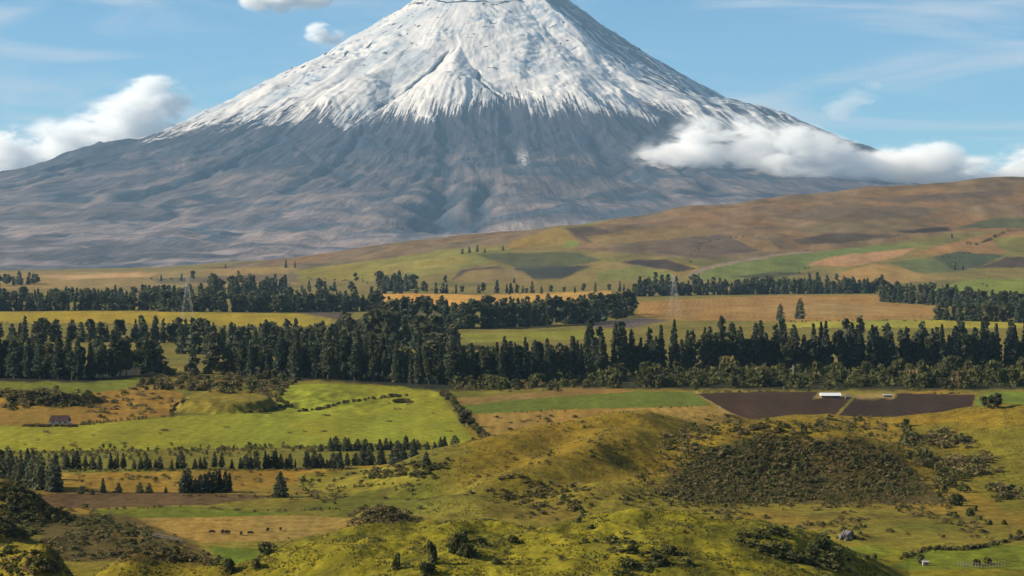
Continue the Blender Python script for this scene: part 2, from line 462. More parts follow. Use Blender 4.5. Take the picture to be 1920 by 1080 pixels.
def base_colour(x, y, z, px, py):
    """open grassland where no field is marked"""
    n = fbm(x / 60, y / 90, 3, 201); n2 = fbm(x / 14, y / 22, 3, 207)
    c = np.zeros(x.shape + (3,))
    def mixin(col, w):
        nonlocal c
        c = c * (1 - w[..., None]) + lin(col) * w[..., None]
    one = np.ones_like(x)
    mixin((134, 122, 48), one)
    mixin((112, 112, 42), sst(0.0, 0.8, n))
    mixin((152, 122, 50), sst(0.1, 0.9, -n))
    mixin((96, 84, 42), 0.6 * sst(0.2, 0.9, n2))
    # knolls: ochre grass
    k = sst(660, 720, y) * (1 - sst(950, 1020, y)) * sst(800, 900, px)
    mixin((150, 124, 40), 0.75 * k)
    mixin((128, 110, 40), 0.6 * k * sst(0.0, 0.7, n2 + 0.4 * n))
    # foot hill: yellow green
    b = (1 - sst(570, 600, y)) * sst(440, 520, px)
    mixin((141, 132, 34), 0.9 * b)
    mixin((98, 96, 32), 0.75 * b * sst(-0.1, 0.7, n2 + 0.5 * n))
    b2 = (1 - sst(540, 560, y)) * (1 - sst(440, 520, px))
    mixin((140, 126, 38), 0.8 * b2)
    # beyond the near farms
    f = sst(1250, 1400, y)
    mixin((134, 122, 58), f)
    mixin((118, 112, 54), f * sst(0.1, 0.7, n))
    f2 = sst(3000, 3600, y)
    mixin((138, 122, 72), 0.8 * f2)
    nn = fbm(x / 300, y / 260, 3, 222)
    mixin((112, 108, 62), f2 * 0.8 * sst(0.1, 0.5, nn))
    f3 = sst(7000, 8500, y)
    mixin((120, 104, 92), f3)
    return c

# grid, finer near the farms than far out
Ds = [-2500, -1200, -500, -150, -30, 0.0, 20, 45, 75, 110, 150, 190, 230, 265, 295, 318, 335, 350, 362, 374]
d = 384.0
while d < 7000:
    Ds.append(d)
    d += min(max(1.15, d * d / 339000.0 * 1.25), 11.0 if 3750 < d < 4750 else 24.0)
while d < 15500:
    Ds.append(d); d *= 1.06
Ds = np.array(Ds)
Us = np.concatenate([-np.geomspace(1.9, 0.262, 22)[:-1], np.linspace(-0.26, 0.26, 780), np.geomspace(0.262, 1.9, 22)[1:]])
DD, UU = np.meshgrid(Ds, Us, indexing='ij')
WX = UU * np.maximum(DD, 0) + UU / 1.9 * (3500 - np.clip(DD, 0, 3500)) * (np.abs(UU) > 0.2605) + UU * 60 * (DD < 60)
GX = WX; GY = DD
GZ = height(GX, GY)
ROWS, COLS = GX.shape
safe = np.maximum(GY, 30.0)
PX = GX / safe * F + 960.0
PY = HOR + (H - GZ) / safe * F
# normals of the whole sheet, so that the fields cut from it join without a seam
Pv = np.stack([GX, GY, GZ], -1)
du = np.gradient(Pv, axis=1); dv = np.gradient(Pv, axis=0)
NRM = np.cross(du, dv); NRM /= np.maximum(np.linalg.norm(NRM, axis=-1, keepdims=True), 1e-9)
NRM[NRM[..., 2] < 0] *= -1

COLR = base_colour(GX, GY, GZ, PX, PY)
wob = 1.6 * fbm(GX / 9, GY / 30, 2, 303); wob2 = 0.8 * fbm(GX / 11, GY / 40, 2, 311)
RID = np.zeros((ROWS, COLS), np.int32)
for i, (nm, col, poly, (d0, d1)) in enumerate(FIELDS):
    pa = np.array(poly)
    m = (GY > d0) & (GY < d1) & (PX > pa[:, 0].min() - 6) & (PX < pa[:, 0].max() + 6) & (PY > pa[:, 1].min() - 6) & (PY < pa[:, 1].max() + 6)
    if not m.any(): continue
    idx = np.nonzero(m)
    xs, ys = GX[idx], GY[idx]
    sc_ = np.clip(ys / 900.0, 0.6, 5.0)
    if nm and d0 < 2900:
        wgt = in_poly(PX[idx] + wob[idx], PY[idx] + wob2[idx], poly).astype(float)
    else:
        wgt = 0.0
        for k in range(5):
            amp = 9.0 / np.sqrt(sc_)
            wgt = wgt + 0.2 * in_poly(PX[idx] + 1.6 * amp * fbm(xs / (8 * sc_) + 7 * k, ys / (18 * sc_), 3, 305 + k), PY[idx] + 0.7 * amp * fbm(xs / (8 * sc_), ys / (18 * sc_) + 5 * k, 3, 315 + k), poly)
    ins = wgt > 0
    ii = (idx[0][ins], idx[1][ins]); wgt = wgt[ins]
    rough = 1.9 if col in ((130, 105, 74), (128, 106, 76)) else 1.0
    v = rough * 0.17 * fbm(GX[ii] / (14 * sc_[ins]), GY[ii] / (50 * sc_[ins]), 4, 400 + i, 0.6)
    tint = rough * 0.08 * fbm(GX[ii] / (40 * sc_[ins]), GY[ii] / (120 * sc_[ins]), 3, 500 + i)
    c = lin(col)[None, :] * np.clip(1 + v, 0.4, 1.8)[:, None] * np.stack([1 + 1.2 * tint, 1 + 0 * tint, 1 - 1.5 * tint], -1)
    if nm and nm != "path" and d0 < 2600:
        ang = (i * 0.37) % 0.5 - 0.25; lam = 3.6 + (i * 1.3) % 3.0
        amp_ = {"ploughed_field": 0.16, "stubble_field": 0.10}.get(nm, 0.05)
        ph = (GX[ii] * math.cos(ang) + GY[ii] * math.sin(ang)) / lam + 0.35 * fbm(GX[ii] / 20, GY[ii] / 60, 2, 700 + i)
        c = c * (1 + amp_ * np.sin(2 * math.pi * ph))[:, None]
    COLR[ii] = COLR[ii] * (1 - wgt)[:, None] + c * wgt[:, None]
    if nm:
        hard = wgt > 0.5
        RID[ii[0][hard], ii[1][hard]] = i + 1
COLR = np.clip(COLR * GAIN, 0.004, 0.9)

def ground_material():
    m, nt, b = mat("ground_cover")
    at = nd(nt, "ShaderNodeAttribute", attribute_name="col")
    geo = nd(nt, "ShaderNodeNewGeometry")
    n1 = nd(nt, "ShaderNodeTexNoise", Scale=0.22, Detail=6.0, Roughness=0.68)
    n2 = nd(nt, "ShaderNodeTexNoise", Scale=0.03, Detail=7.0, Roughness=0.68)
    n3 = nd(nt, "ShaderNodeTexNoise", Scale=0.75, Detail=4.0, Roughness=0.7)
    mpg = nd(nt, "ShaderNodeMapping"); mpg.inputs["Scale"].default_value = (1.0, 0.35, 1.0); nt.links.new(geo.outputs["Position"], mpg.inputs["Vector"])
    for n in (n1, n3): nt.links.new(geo.outputs["Position"], n.inputs["Vector"])
    nt.links.new(mpg.outputs["Vector"], n2.inputs["Vector"])
    def rng_(src, lo, hi, a=0.3, bb=0.7):
        r = nd(nt, "ShaderNodeMapRange"); r.inputs["From Min"].default_value = a; r.inputs["From Max"].default_value = bb
        r.inputs["To Min"].default_value = lo; r.inputs["To Max"].default_value = hi
        nt.links.new(src, r.inputs["Value"]); return r.outputs[0]
    def mul(a_, b_):
        x = nd(nt, "ShaderNodeMath", operation='MULTIPLY'); nt.links.new(a_, x.inputs[0]); nt.links.new(b_, x.inputs[1]); return x.outputs[0]
    f = mul(mul(rng_(n1.outputs["Fac"], 0.58, 1.38), rng_(n2.outputs["Fac"], 0.74, 1.26)), rng_(n3.outputs["Fac"], 0.72, 1.26))
    sc = nd(nt, "ShaderNodeVectorMath", operation='SCALE')
    nt.links.new(at.outputs["Color"], sc.inputs[0]); nt.links.new(f, sc.inputs["Scale"])
    nt.links.new(sc.outputs[0], b.inputs["Base Color"])
    bm = nd(nt, "ShaderNodeBump", Strength=0.7, Distance=1.2)
    nt.links.new(n1.outputs["Fac"], bm.inputs["Height"]); nt.links.new(bm.outputs[0], b.inputs["Normal"])
    b.inputs["Roughness"].default_value = 1.0
    b.inputs["Specular IOR Level"].default_value = 0.05
    return m
M_GROUND = ground_material()

ids = np.arange(ROWS * COLS).reshape(ROWS, COLS)
quads = np.stack([ids[:-1, :-1], ids[:-1, 1:], ids[1:, 1:], ids[1:, :-1]], -1).reshape(-1, 4)
face_rid = RID[:-1, :-1].reshape(-1)
# the moorland hill is an object of its own
fy = GY[:-1, :-1].reshape(-1); fpx = PX[:-1, :-1].reshape(-1)
face_rid = np.where((face_rid == 0) & (fy > 4300) & (fy < 8000) & (fpx > 300), 9000, face_rid)
fpy = PY[:-1, :-1].reshape(-1)
V3 = Pv.reshape(-1, 3); N3 = NRM.reshape(-1, 3); C3 = COLR.reshape(-1, 3)

def sheet(name, fsel):
    q = quads[fsel]
    used, inv = np.unique(q, return_inverse=True)
    me = np_mesh(name, V3[used], inv.reshape(-1, 4), [M_GROUND], True, N3[used])
    ca = me.color_attributes.new("col", 'FLOAT_COLOR', 'POINT')
    c4 = np.ones((len(used), 4), np.float32); c4[:, :3] = C3[used]
    ca.data.foreach_set("color", c4.ravel())
    o = link(name, me)
    tag(o, kind="structure")
    return o

for r in np.unique(face_rid):
    nm = "ground" if r == 0 else ("hill" if r == 9000 else FIELDS[r - 1][0])
    sheet(nm, face_rid == r)

# height read back from the finished sheet
_nu = 780; _u0 = np.searchsorted(Us, -0.2600001); _d0 = np.searchsorted(Ds, 384.0)
_DsF = Ds[_d0:]; _GZF = GZ[_d0:, _u0:_u0 + _nu]
height_exact = height
def height(x, y):
    x = np.asarray(x, float); y = np.asarray(y, float)
    i = np.clip(np.searchsorted(_DsF, y) - 1, 0, len(_DsF) - 2)
    t = np.clip((y - _DsF[i]) / (_DsF[i + 1] - _DsF[i]), 0, 1)
    c = np.clip((x / y + 0.26) / 0.52 * (_nu - 1), 0, _nu - 1.001)
    j = c.astype(int); q = c - j
    return (_GZF[i, j] * (1 - q) + _GZF[i, j + 1] * q) * (1 - t) + (_GZF[i + 1, j] * (1 - q) + _GZF[i + 1, j + 1] * q) * t

# ------------------------------------------------------------------ the mountain
MX, MY = float(U(925)) * 20000.0, 20000.0
def mountain():
    th = np.radians(np.concatenate([np.linspace(-112, -96, 20)[:-1], np.linspace(-96, 96, 960), np.linspace(96, 112, 20)[1:]]))
    rr = np.concatenate([np.linspace(0, 560, 25)[:-1], np.linspace(560, 4300, 300)[:-1], np.geomspace(4300, 13500, 120)])
    R, T = np.meshgrid(rr, th, indexing='ij')
    Lp = np.array([(0, 2160), (300, 2225), (450, 2262), (560, 2215), (667, 2143), (1035, 1913), (1495, 1614), (1863, 1453), (2277, 1223), (2645, 1039), (2875, 915), (3151, 842), (3381, 846),
                   (3611, 763), (3979, 625), (4255, 566), (5000, 400), (6000, 250), (7500, 70), (9000, -40), (10500, -150), (13500, -340)], float)
    Rp = np.array([(0, 2160), (300, 2225), (450, 2262), (560, 2200), (644, 2143), (943, 1913), (1265, 1683), (1679, 1430), (2047, 1223), (2323, 1154), (2553, 1085), (2875, 947), (3335, 763),
                   (3818, 625), (4140, 533), (5000, 380), (6000, 240), (7500, 70), (9000, -40), (10500, -150), (13500, -340)], float)
    Fp = np.array([(0, 2160), (300, 2220), (450, 2250), (560, 2205), (650, 2143), (1000, 1915), (1500, 1620), (2000, 1360), (2500, 1120), (3000, 900), (3500, 720), (4000, 590), (4500, 490),
                   (5000, 405), (6000, 262), (7000, 130), (8000, 35), (9500, -60), (11000, -170), (13500, -340)], float)
    s = np.sin(T)
    wl = np.clip(-s, 0, 1) ** 2.2; wr = np.clip(s, 0, 1) ** 2.2
    Z = wl * np.interp(R, Lp[:, 0], Lp[:, 1]) + wr * np.interp(R, Rp[:, 0], Rp[:, 1]) + (1 - wl - wr) * np.interp(R, Fp[:, 0], Fp[:, 1])
    X = MX + R * np.sin(T); Y = MY - R * np.cos(T)
    deg = np.degrees(T)
    warp = 0.25 * fbm(X / 900, Y / 900, 3, 7)
    TT = T + warp * 0.35
    edge = 1 - 0.55 * sst(66, 90, np.abs(deg))
    up = sst(500, 1500, R); mid = sst(2000, 3000, R) * (1 - sst(4300, 6000, R))
    low = sst(3800, 5200, R)
    calm = np.exp(-((deg + 8.5) / 10) ** 4) * sst(1400, 1700, R) * (1 - sst(2700, 3000, R))
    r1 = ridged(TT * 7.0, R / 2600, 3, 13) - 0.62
    r2 = ridged(TT * 26.0 + 2, R / 1300, 3, 57) - 0.62
    Z += edge * (up * 30 + mid * 85) * (1 - 0.6 * low) * r1 * (1 - 0.7 * calm)
    r3 = ridged(T * 46 + 0.5 * warp, R / 1500, 3, 163) - 0.62
    Z += edge * (2 * up + 20 * mid + 9 * low) * r3
    Z += edge * (up * 4 + mid * 26) * (1 - 0.5 * low) * r2
    Z += (6 + 8 * up) * fbm(X / 210, Y / 210, 4, 71) * (1 - 0.35 * low)
    Z += 3.0 * fbm(X / 50, Y / 50, 2, 79) * (1 - low) * sst(2300, 2900, R)
    # crevassed steps across the ice
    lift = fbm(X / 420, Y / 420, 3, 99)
    ice_shade = sst(-0.15, 0.45, fbm(X / 600, Y / 600, 3, 55)) * sst(560, 700, R) * (1 - sst(2000, 2600, R))
    st = pn(TT * 9 + 9, R / 80 + 1.3 * lift, 88) + 0.7 * pn(TT * 22, R / 36 + 1.6 * lift, 89)
    Z += 13 * st * ice_shade + 3 * fbm(X / 60, Y / 60, 3, 188) * ice_shade
    Z += edge * 70 * (1 - 0.85 * calm) * (ridged(X / 640 + 3, Y / 640, 2, 144) - 0.6) * sst(900, 1400, R) * (1 - sst(2400, 3000, R))
    # aprons of the foot: rounded hummocks and fans
    Z += low * (1 - sst(8500, 10000, R)) * (60 * (ridged(T * 7 + 0.8 * warp, R / 4200, 3, 131) - 0.6) + 22 * fbm(X / 330 + 2 * warp, Y / 2000, 3, 137) + 16 * (ridged(X / 700 + warp, Y / 2600, 3, 139) - 0.6))
    spur = np.zeros_like(Z)
    def tent(t0, t1, ra, rb, rc, hw, A, sharp=1.0):
        nonlocal Z, spur
        q = np.clip((R - ra) / (rb - ra), 0, 1)
        c = t0 + (t1 - t0) * q
        w = np.maximum(hw * q, 0.6)
        k = np.clip(1 - np.abs(deg + 1.2 * warp - c) / w, 0, 1) ** sharp
        k = k * (1 - 0.25 * k * k)
        env = np.clip(q, 0, 1) * (1 - sst(rb, rc, R))
        Z = Z + A * k * env
        spur = np.maximum(spur, (k > 0) * (R > ra) * (1 - sst(rb + 50, rc, R)) * sst(0.0, 0.25, k))
    tent(-10, -7, 1480, 2550, 3400, 11.5, 235)
    tent(20, 15, 1100, 2600, 3500, 14, 140)
    tent(30, 36, 1700, 2700, 3500, 7, 70)
    tent(-27, -26, 1500, 2600, 3400, 9, 150)
    tent(-38, -37, 1500, 2700, 3600, 7, 90)
    tent(-55, -53, 1500, 2800, 3900, 7, 80)
    # ridge running down from the rim
    k = np.clip(1 - np.abs(deg - 27 - (R - 600) / 260) / 9, 0, 1)
    Z += 105 * k * sst(540, 700, R) * (1 - sst(1100, 2000, R))
    # ravine in the lower face
    def ravine(t0, t1, ra, rb, hw, A):
        nonlocal Z
        q = (R - ra) / (rb - ra)
        c = t0 + (t1 - t0) * np.clip(q, 0, 1) + 0.8 * fbm(R / 260, R * 0 + t0, 3, 5)
        k = np.exp(-((deg - c) / (hw * (0.6 + 0.6 * np.clip(q, 0, 1)))) ** 2) * sst(-0.05, 0.12, q) * (1 - sst(0.9, 1.15, q))
        Z = Z - A * k
        return k
    cou = np.maximum(ravine(-12.5, -18, 1560, 2650, 0.55, 45), ravine(-3.5, 2.2, 1950, 2750, 0.5, 35))
    rav = ravine(-3.2, -2.2, 4700, 7000, 1.3, 110)
    rav = np.maximum(rav, ravine(0.6, -1.4, 4700, 6900, 0.8, 70))
    rav2 = ravine(-6, -2.5, 3200, 4700, 0.8, 40)
    rav3 = np.maximum(ravine(2.0, 3.5, 2700, 4100, 1.2, 50), ravine(14, 10, 3300, 4600, 1.2, 35))
    lav = np.zeros_like(Z)
    for (t0, t1, ra, rb, hw, A) in [(-28, -25, 3300, 5600, 0.9, 50), (-48, -44, 3600, 5800, 0.8, 45), (-17, -14, 3100, 5400, 0.8, 40), (20, 17, 3200, 5200, 0.8, 40), (-66, -60, 3700, 6200, 0.7, 45), (-33, -38, 5600, 7600, 0.7, 40)]:
        lav = np.maximum(lav, ravine(t0, t1, ra, rb, hw, A))
    # ---- snow and rock colours of the mountain, darker in ravines, paler on ribs
    line = np.interp(deg, [-100, -88, -80, -62, -52, -44, -34, -24, -18, -13, -6, 2, 5, 9, 15, 22, 30, 45, 60, 80, 100],
                     [830, 840, 890, 960, 950, 990, 1010, 1010, 960, 1060, 1060, 1120, 1130, 1060, 1040, 1060, 1030, 990, 960, 930, 930])
    fing = 130 * pn(T * 9, R / 2500, 203) + 85 * pn(TT * 21, R / 2500, 201) + 45 * pn(TT * 60, R / 1200, 207) + 90 * r1
    sm = (Z - line + fing) / 190.0
    lowsnow = 1 - sst(30, 330, Z - line)
    streak = lowsnow * (0.28 + 0.75 * spur) * sst(-260, -40, Z - line)
    # rock showing through higher up: thin bands along the slope, more of it on the right flank
    rocky = fbm(TT * 14, R / 55 + lift, 4, 221)
    rw = sst(27, 40, deg)
    rocky = rocky * (1 - rw) + rw * fbm(TT * 38, R / 260 + 0.6 * lift, 4, 223)
    sm2 = 1.4 - 2.0 * sst(0.36, 0.85, rocky - 0.5 * r1 + (0.62 + 0.4 * (1 - sst(1200, 1900, R))) * sst(27, 40, deg) * (1 - 0.5 * sst(64, 84, deg)) + 0.16 * sst(30, 70, -deg) - 0.7 * spur)
    sm2 = sm2 + 0.25 * (1 - rw)
    sm2 = np.minimum(sm2, 1.2 - 2.2 * np.clip(cou * 1.5, 0, 1))
    rim = sst(1.1, 0.2, np.abs(R - 775) / 85) * sst(-0.15, 0.4, pn(TT * 5, R / 26, 77)) * (1 - sst(20, 26, deg) * (1 - sst(30, 34, deg)))
    sm2 = np.minimum(sm2, 1.2 - 1.8 * rim)
    snow = np.clip(np.minimum(sm, sm2), -1, 1.2)
    def mix3(a, b_, w): return a * (1 - w[..., None]) + np.asarray(b_) * w[..., None]
    c = np.zeros(Z.shape + (3,)) + np.array((0.030, 0.031, 0.046))
    nb = fbm(TT * 8, R / 500, 4, 241)
    lowm = sst(3300, 4900, R + 600 * nb)
    c = mix3(c, (0.092, 0.076, 0.078), lowm)
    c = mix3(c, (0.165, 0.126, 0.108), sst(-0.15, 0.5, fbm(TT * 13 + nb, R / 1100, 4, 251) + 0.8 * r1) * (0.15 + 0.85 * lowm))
    c = mix3(c, (0.050, 0.052, 0.062), 0.6 * sst(-0.1, 0.5, fbm(TT * 34, R / 900, 3, 253)) * (1 - lowm))
    c = mix3(c, (0.030, 0.040, 0.056), 0.9 * sst(0.10, 0.6, fbm(TT * 15 + 0.6 * nb, R / 1000, 4, 257)) * sst(2500, 3600, R))
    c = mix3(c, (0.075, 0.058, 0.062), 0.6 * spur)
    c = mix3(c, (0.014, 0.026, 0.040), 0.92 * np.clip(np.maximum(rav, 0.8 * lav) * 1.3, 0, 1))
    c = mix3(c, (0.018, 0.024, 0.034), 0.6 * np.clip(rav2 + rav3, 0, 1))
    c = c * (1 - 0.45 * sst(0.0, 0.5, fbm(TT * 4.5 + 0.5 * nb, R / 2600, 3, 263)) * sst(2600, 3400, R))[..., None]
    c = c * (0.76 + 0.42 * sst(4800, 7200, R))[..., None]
    # pale landslip scar
    pxm = X / Y * F + 960; pym = HOR + (H - Z) / Y * F
    sc = np.exp(-((pxm - 979) / 9) ** 2 - ((pym - 297) / 13) ** 2) * (0.5 + 0.8 * fbm(X / 25, Y / 25, 2, 7)) * (R < 5000)
    c = mix3(c, (0.55, 0.52, 0.50), np.clip(sc * 1.2, 0, 0.9))
    P3 = np.stack([X, Y, Z], -1).reshape(-1, 3)
    nr, nt_ = X.shape
    ii = np.arange(nr * nt_).reshape(nr, nt_)
    f = np.stack([ii[:-1, :-1], ii[1:, :-1], ii[1:, 1:], ii[:-1, 1:]], -1).reshape(-1, 4)
    m, nt, b = mat("snow_and_lava")
    at = nd(nt, "ShaderNodeAttribute", attribute_name="rock")
    asn = nd(nt, "ShaderNodeAttribute", attribute_name="snow")
    geo = nd(nt, "ShaderNodeNewGeometry")
    n1 = nd(nt, "ShaderNodeTexNoise", Scale=0.03, Detail=7.0, Roughness=0.65)
    n2 = nd(nt, "ShaderNodeTexNoise", Scale=0.008, Detail=6.0, Roughness=0.6)
    nt.links.new(geo.outputs["Position"], n1.inputs["Vector"])
    n2.inputs["Scale"].default_value = 1.0; n2.inputs["Distortion"].default_value = 0.5
    ma = nd(nt, "ShaderNodeMath", operation='MULTIPLY_ADD'); ma.inputs[1].default_value = 1.5
    nt.links.new(n1.outputs["Fac"], ma.inputs[0])
    # fine streaks running down the fall line
    rel = nd(nt, "ShaderNodeVectorMath", operation='SUBTRACT'); rel.inputs[1].default_value = (MX, MY, 0); nt.links.new(geo.outputs["Position"], rel.inputs[0])
    sx = nd(nt, "ShaderNodeSeparateXYZ"); nt.links.new(rel.outputs[0], sx.inputs[0])
    ny = nd(nt, "ShaderNodeMath", operation='MULTIPLY'); ny.inputs[1].default_value = -1.0; nt.links.new(sx.outputs["Y"], ny.inputs[0])
    an = nd(nt, "ShaderNodeMath", operation='ARCTAN2'); nt.links.new(sx.outputs["X"], an.inputs[0]); nt.links.new(ny.outputs[0], an.inputs[1])
    am = nd(nt, "ShaderNodeMath", operation='MULTIPLY'); am.inputs[1].default_value = 170.0; nt.links.new(an.outputs[0], am.inputs[0])
    le = nd(nt, "ShaderNodeVectorMath", operation='LENGTH'); nt.links.new(rel.outputs[0], le.inputs[0])
    lm = nd(nt, "ShaderNodeMath", operation='MULTIPLY'); lm.inputs[1].default_value = 1 / 260.0; nt.links.new(le.outputs["Value"], lm.inputs[0])
    cb = nd(nt, "ShaderNodeCombineXYZ"); nt.links.new(am.outputs[0], cb.inputs[0]); nt.links.new(lm.outputs[0], cb.inputs[1])
    n3 = nd(nt, "ShaderNodeTexNoise", Scale=1.0, Detail=3.0, Roughness=0.6, Distortion=0.25); nt.links.new(cb.outputs[0], n3.inputs["Vector"])
    a22 = nd(nt, "ShaderNodeMath", operation='MULTIPLY'); a22.inputs[1].default_value = 30.0; nt.links.new(an.outputs[0], a22.inputs[0])
    l22 = nd(nt, "ShaderNodeMath", operation='MULTIPLY'); l22.inputs[1].default_value = 1 / 480.0; nt.links.new(le.outputs["Value"], l22.inputs[0])
    cb2 = nd(nt, "ShaderNodeCombineXYZ"); nt.links.new(a22.outputs[0], cb2.inputs[0]); nt.links.new(l22.outputs[0], cb2.inputs[1]); nt.links.new(cb2.outputs[0], n2.inputs["Vector"])
    ast = nd(nt, "ShaderNodeAttribute", attribute_name="streak")
    s0 = nd(nt, "ShaderNodeMath", operation='SUBTRACT'); s0.inputs[1].default_value = 0.48; nt.links.new(n3.outputs["Fac"], s0.inputs[0])
    s1 = nd(nt, "ShaderNodeMath", operation='MULTIPLY'); s1.inputs[1].default_value = 5.5; nt.links.new(s0.outputs[0], s1.inputs[0])
    s2 = nd(nt, "ShaderNodeMath", operation='MULTIPLY'); nt.links.new(s1.outputs[0], s2.inputs[0]); nt.links.new(ast.outputs["Fac"], s2.inputs[1])
    s3 = nd(nt, "ShaderNodeMath", operation='ADD'); nt.links.new(s2.outputs[0], s3.inputs[0]); nt.links.new(asn.outputs["Fac"], s3.inputs[1])
    nt.links.new(s3.outputs[0], ma.inputs[2])
    mr = nd(nt, "ShaderNodeMapRange", interpolation_type='SMOOTHSTEP')
    mr.inputs["From Min"].default_value = 0.66; mr.inputs["From Max"].default_value = 1.16
    nt.links.new(ma.outputs[0], mr.inputs["Value"])
    vr = nd(nt, "ShaderNodeMapRange"); vr.inputs["From Min"].default_value = 0.3; vr.inputs["From Max"].default_value = 0.7
    vr.inputs["To Min"].default_value = 0.58; vr.inputs["To Max"].default_value = 1.42
    av = nd(nt, "ShaderNodeMath", operation='MULTIPLY_ADD'); av.inputs[1].default_value = 0.6; nt.links.new(n3.outputs["Fac"], av.inputs[0])
    aw = nd(nt, "ShaderNodeMath", operation='MULTIPLY_ADD'); aw.inputs[1].default_value = 1.0; aw.inputs[2].default_value = -0.3; nt.links.new(n2.outputs["Fac"], aw.inputs[0]); nt.links.new(aw.outputs[0], av.inputs[2])
    nt.links.new(av.outputs[0], vr.inputs["Value"])
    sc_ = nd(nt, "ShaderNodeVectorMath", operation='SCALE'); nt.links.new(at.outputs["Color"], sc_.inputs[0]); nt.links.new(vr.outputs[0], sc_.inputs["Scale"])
    mx = nd(nt, "ShaderNodeMix", data_type='RGBA')
    ai = nd(nt, "ShaderNodeAttribute", attribute_name="ice_shade")
    im = nd(nt, "ShaderNodeMix", data_type='RGBA'); im.inputs[6].default_value = (0.50, 0.475, 0.45, 1); im.inputs[7].default_value = (0.24, 0.275, 0.32, 1)  # snow, and a blue-grey for bare ice and painted shading
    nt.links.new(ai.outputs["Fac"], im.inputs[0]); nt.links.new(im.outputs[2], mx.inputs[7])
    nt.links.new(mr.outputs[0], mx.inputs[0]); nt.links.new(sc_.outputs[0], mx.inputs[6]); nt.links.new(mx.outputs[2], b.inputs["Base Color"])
    bm = nd(nt, "ShaderNodeBump", Strength=0.5, Distance=14.0)
    bsum = nd(nt, "ShaderNodeMath", operation='MULTIPLY_ADD'); bsum.inputs[1].default_value = 1.4
    inv = nd(nt, "ShaderNodeMath", operation='SUBTRACT'); inv.inputs[0].default_value = 1.15; nt.links.new(mr.outputs[0], inv.inputs[1])
    bmul = nd(nt, "ShaderNodeMath", operation='MULTIPLY'); nt.links.new(n3.outputs["Fac"], bmul.inputs[0]); nt.links.new(inv.outputs[0], bmul.inputs[1])
    bn = nd(nt, "ShaderNodeMath", operation='MULTIPLY'); nt.links.new(n1.outputs["Fac"], bn.inputs[0]); nt.links.new(inv.outputs[0], bn.inputs[1])
    nt.links.new(bmul.outputs[0], bsum.inputs[0]); nt.links.new(bn.outputs[0], bsum.inputs[2])
    nt.links.new(bsum.outputs[0], bm.inputs["Height"]); nt.links.new(bm.outputs[0], b.inputs["Normal"])
    b.inputs["Roughness"].default_value = 1.0; b.inputs["Specular IOR Level"].default_value = 0.03
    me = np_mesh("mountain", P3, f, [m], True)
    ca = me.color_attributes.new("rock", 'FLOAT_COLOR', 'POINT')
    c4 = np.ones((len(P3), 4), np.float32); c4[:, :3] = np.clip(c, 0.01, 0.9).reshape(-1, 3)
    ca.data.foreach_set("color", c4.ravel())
    fa = me.attributes.new("snow", 'FLOAT', 'POINT'); fa.data.foreach_set("value", snow.astype(np.float32).ravel())
    snow_shade = sst(-0.1, 0.55, fbm(X / 750, Y / 750, 3, 417)) * 0.55 * (1 - 0.7 * spur) * sst(700, 1000, R)  # broad grey-blue shading of the snow, put into its colour
    ice_shade_mix = np.clip(snow_shade + ice_shade * sst(-0.1, 0.5, fbm(TT * 11, R / 70 + lift, 4, 411)) * (1 - 0.8 * spur), 0, 1)
    fi = me.attributes.new("ice_shade", 'FLOAT', 'POINT'); fi.data.foreach_set("value", ice_shade_mix.astype(np.float32).ravel())
    fb = me.attributes.new("streak", 'FLOAT', 'POINT'); fb.data.foreach_set("value", streak.astype(np.float32).ravel())
    o = link("mountain", me); tag(o, kind="structure")
mountain()

# ------------------------------------------------------------------ foliage meshes
def foliage_mat(name, a, b_, hue=0.0):
    m, nt, b = mat(name)
    oi = nd(nt, "ShaderNodeObjectInfo")
    geo = nd(nt, "ShaderNodeNewGeometry")
    n = nd(nt, "ShaderNodeTexNoise", Scale=0.35, Detail=3.0)
    nt.links.new(geo.outputs["Position"], n.inputs["Vector"])
    ad = nd(nt, "ShaderNodeMath", operation='MULTIPLY_ADD'); ad.inputs[1].default_value = 0.55
    nt.links.new(oi.outputs["Random"], ad.inputs[0])
    sb = nd(nt, "ShaderNodeMath", operation='MULTIPLY_ADD'); sb.inputs[1].default_value = 1.0; sb.inputs[2].default_value = -0.28
    nt.links.new(n.outputs["Fac"], sb.inputs[0]); nt.links.new(sb.outputs[0], ad.inputs[2])
    mx = nd(nt, "ShaderNodeMix", data_type='RGBA')
    mx.inputs[6].default_value = (*a, 1); mx.inputs[7].default_value = (*b_, 1)
    nt.links.new(ad.outputs[0], mx.inputs[0]); nt.links.new(mx.outputs[2], b.inputs["Base Color"])
    b.inputs["Roughness"].default_value = 0.8
    b.inputs["Specular IOR Level"].default_value = 0.1
    tr = nd(nt, "ShaderNodeBsdfTranslucent"); nt.links.new(mx.outputs[2], tr.inputs["Color"])
    ms = nd(nt, "ShaderNodeMixShader"); ms.inputs[0].default_value = 0.35
    out = [n_ for n_ in nt.nodes if n_.type == 'OUTPUT_MATERIAL'][0]
    nt.links.new(b.outputs[0], ms.inputs[1]); nt.links.new(tr.outputs[0], ms.inputs[2]); nt.links.new(ms.outputs[0], out.inputs["Surface"])
    return m
M_PINE = foliage_mat("pine_needles", (0.022, 0.040, 0.036), (0.118, 0.128, 0.066))
M_LEAF = foliage_mat("broad_leaves", (0.030, 0.044, 0.026), (0.125, 0.118, 0.056))
M_BUSH = foliage_mat("bush_leaves", (0.044, 0.052, 0.020), (0.130, 0.128, 0.040))
M_DRY = foliage_mat("dry_scrub", (0.100, 0.080, 0.036), (0.190, 0.148, 0.060))
M_GRASS = foliage_mat("tussock_grass", (0.115, 0.100, 0.016), (0.205, 0.176, 0.028))
M_BARK = plain("bark", (0.075, 0.060, 0.048), 0.4, 2.0)

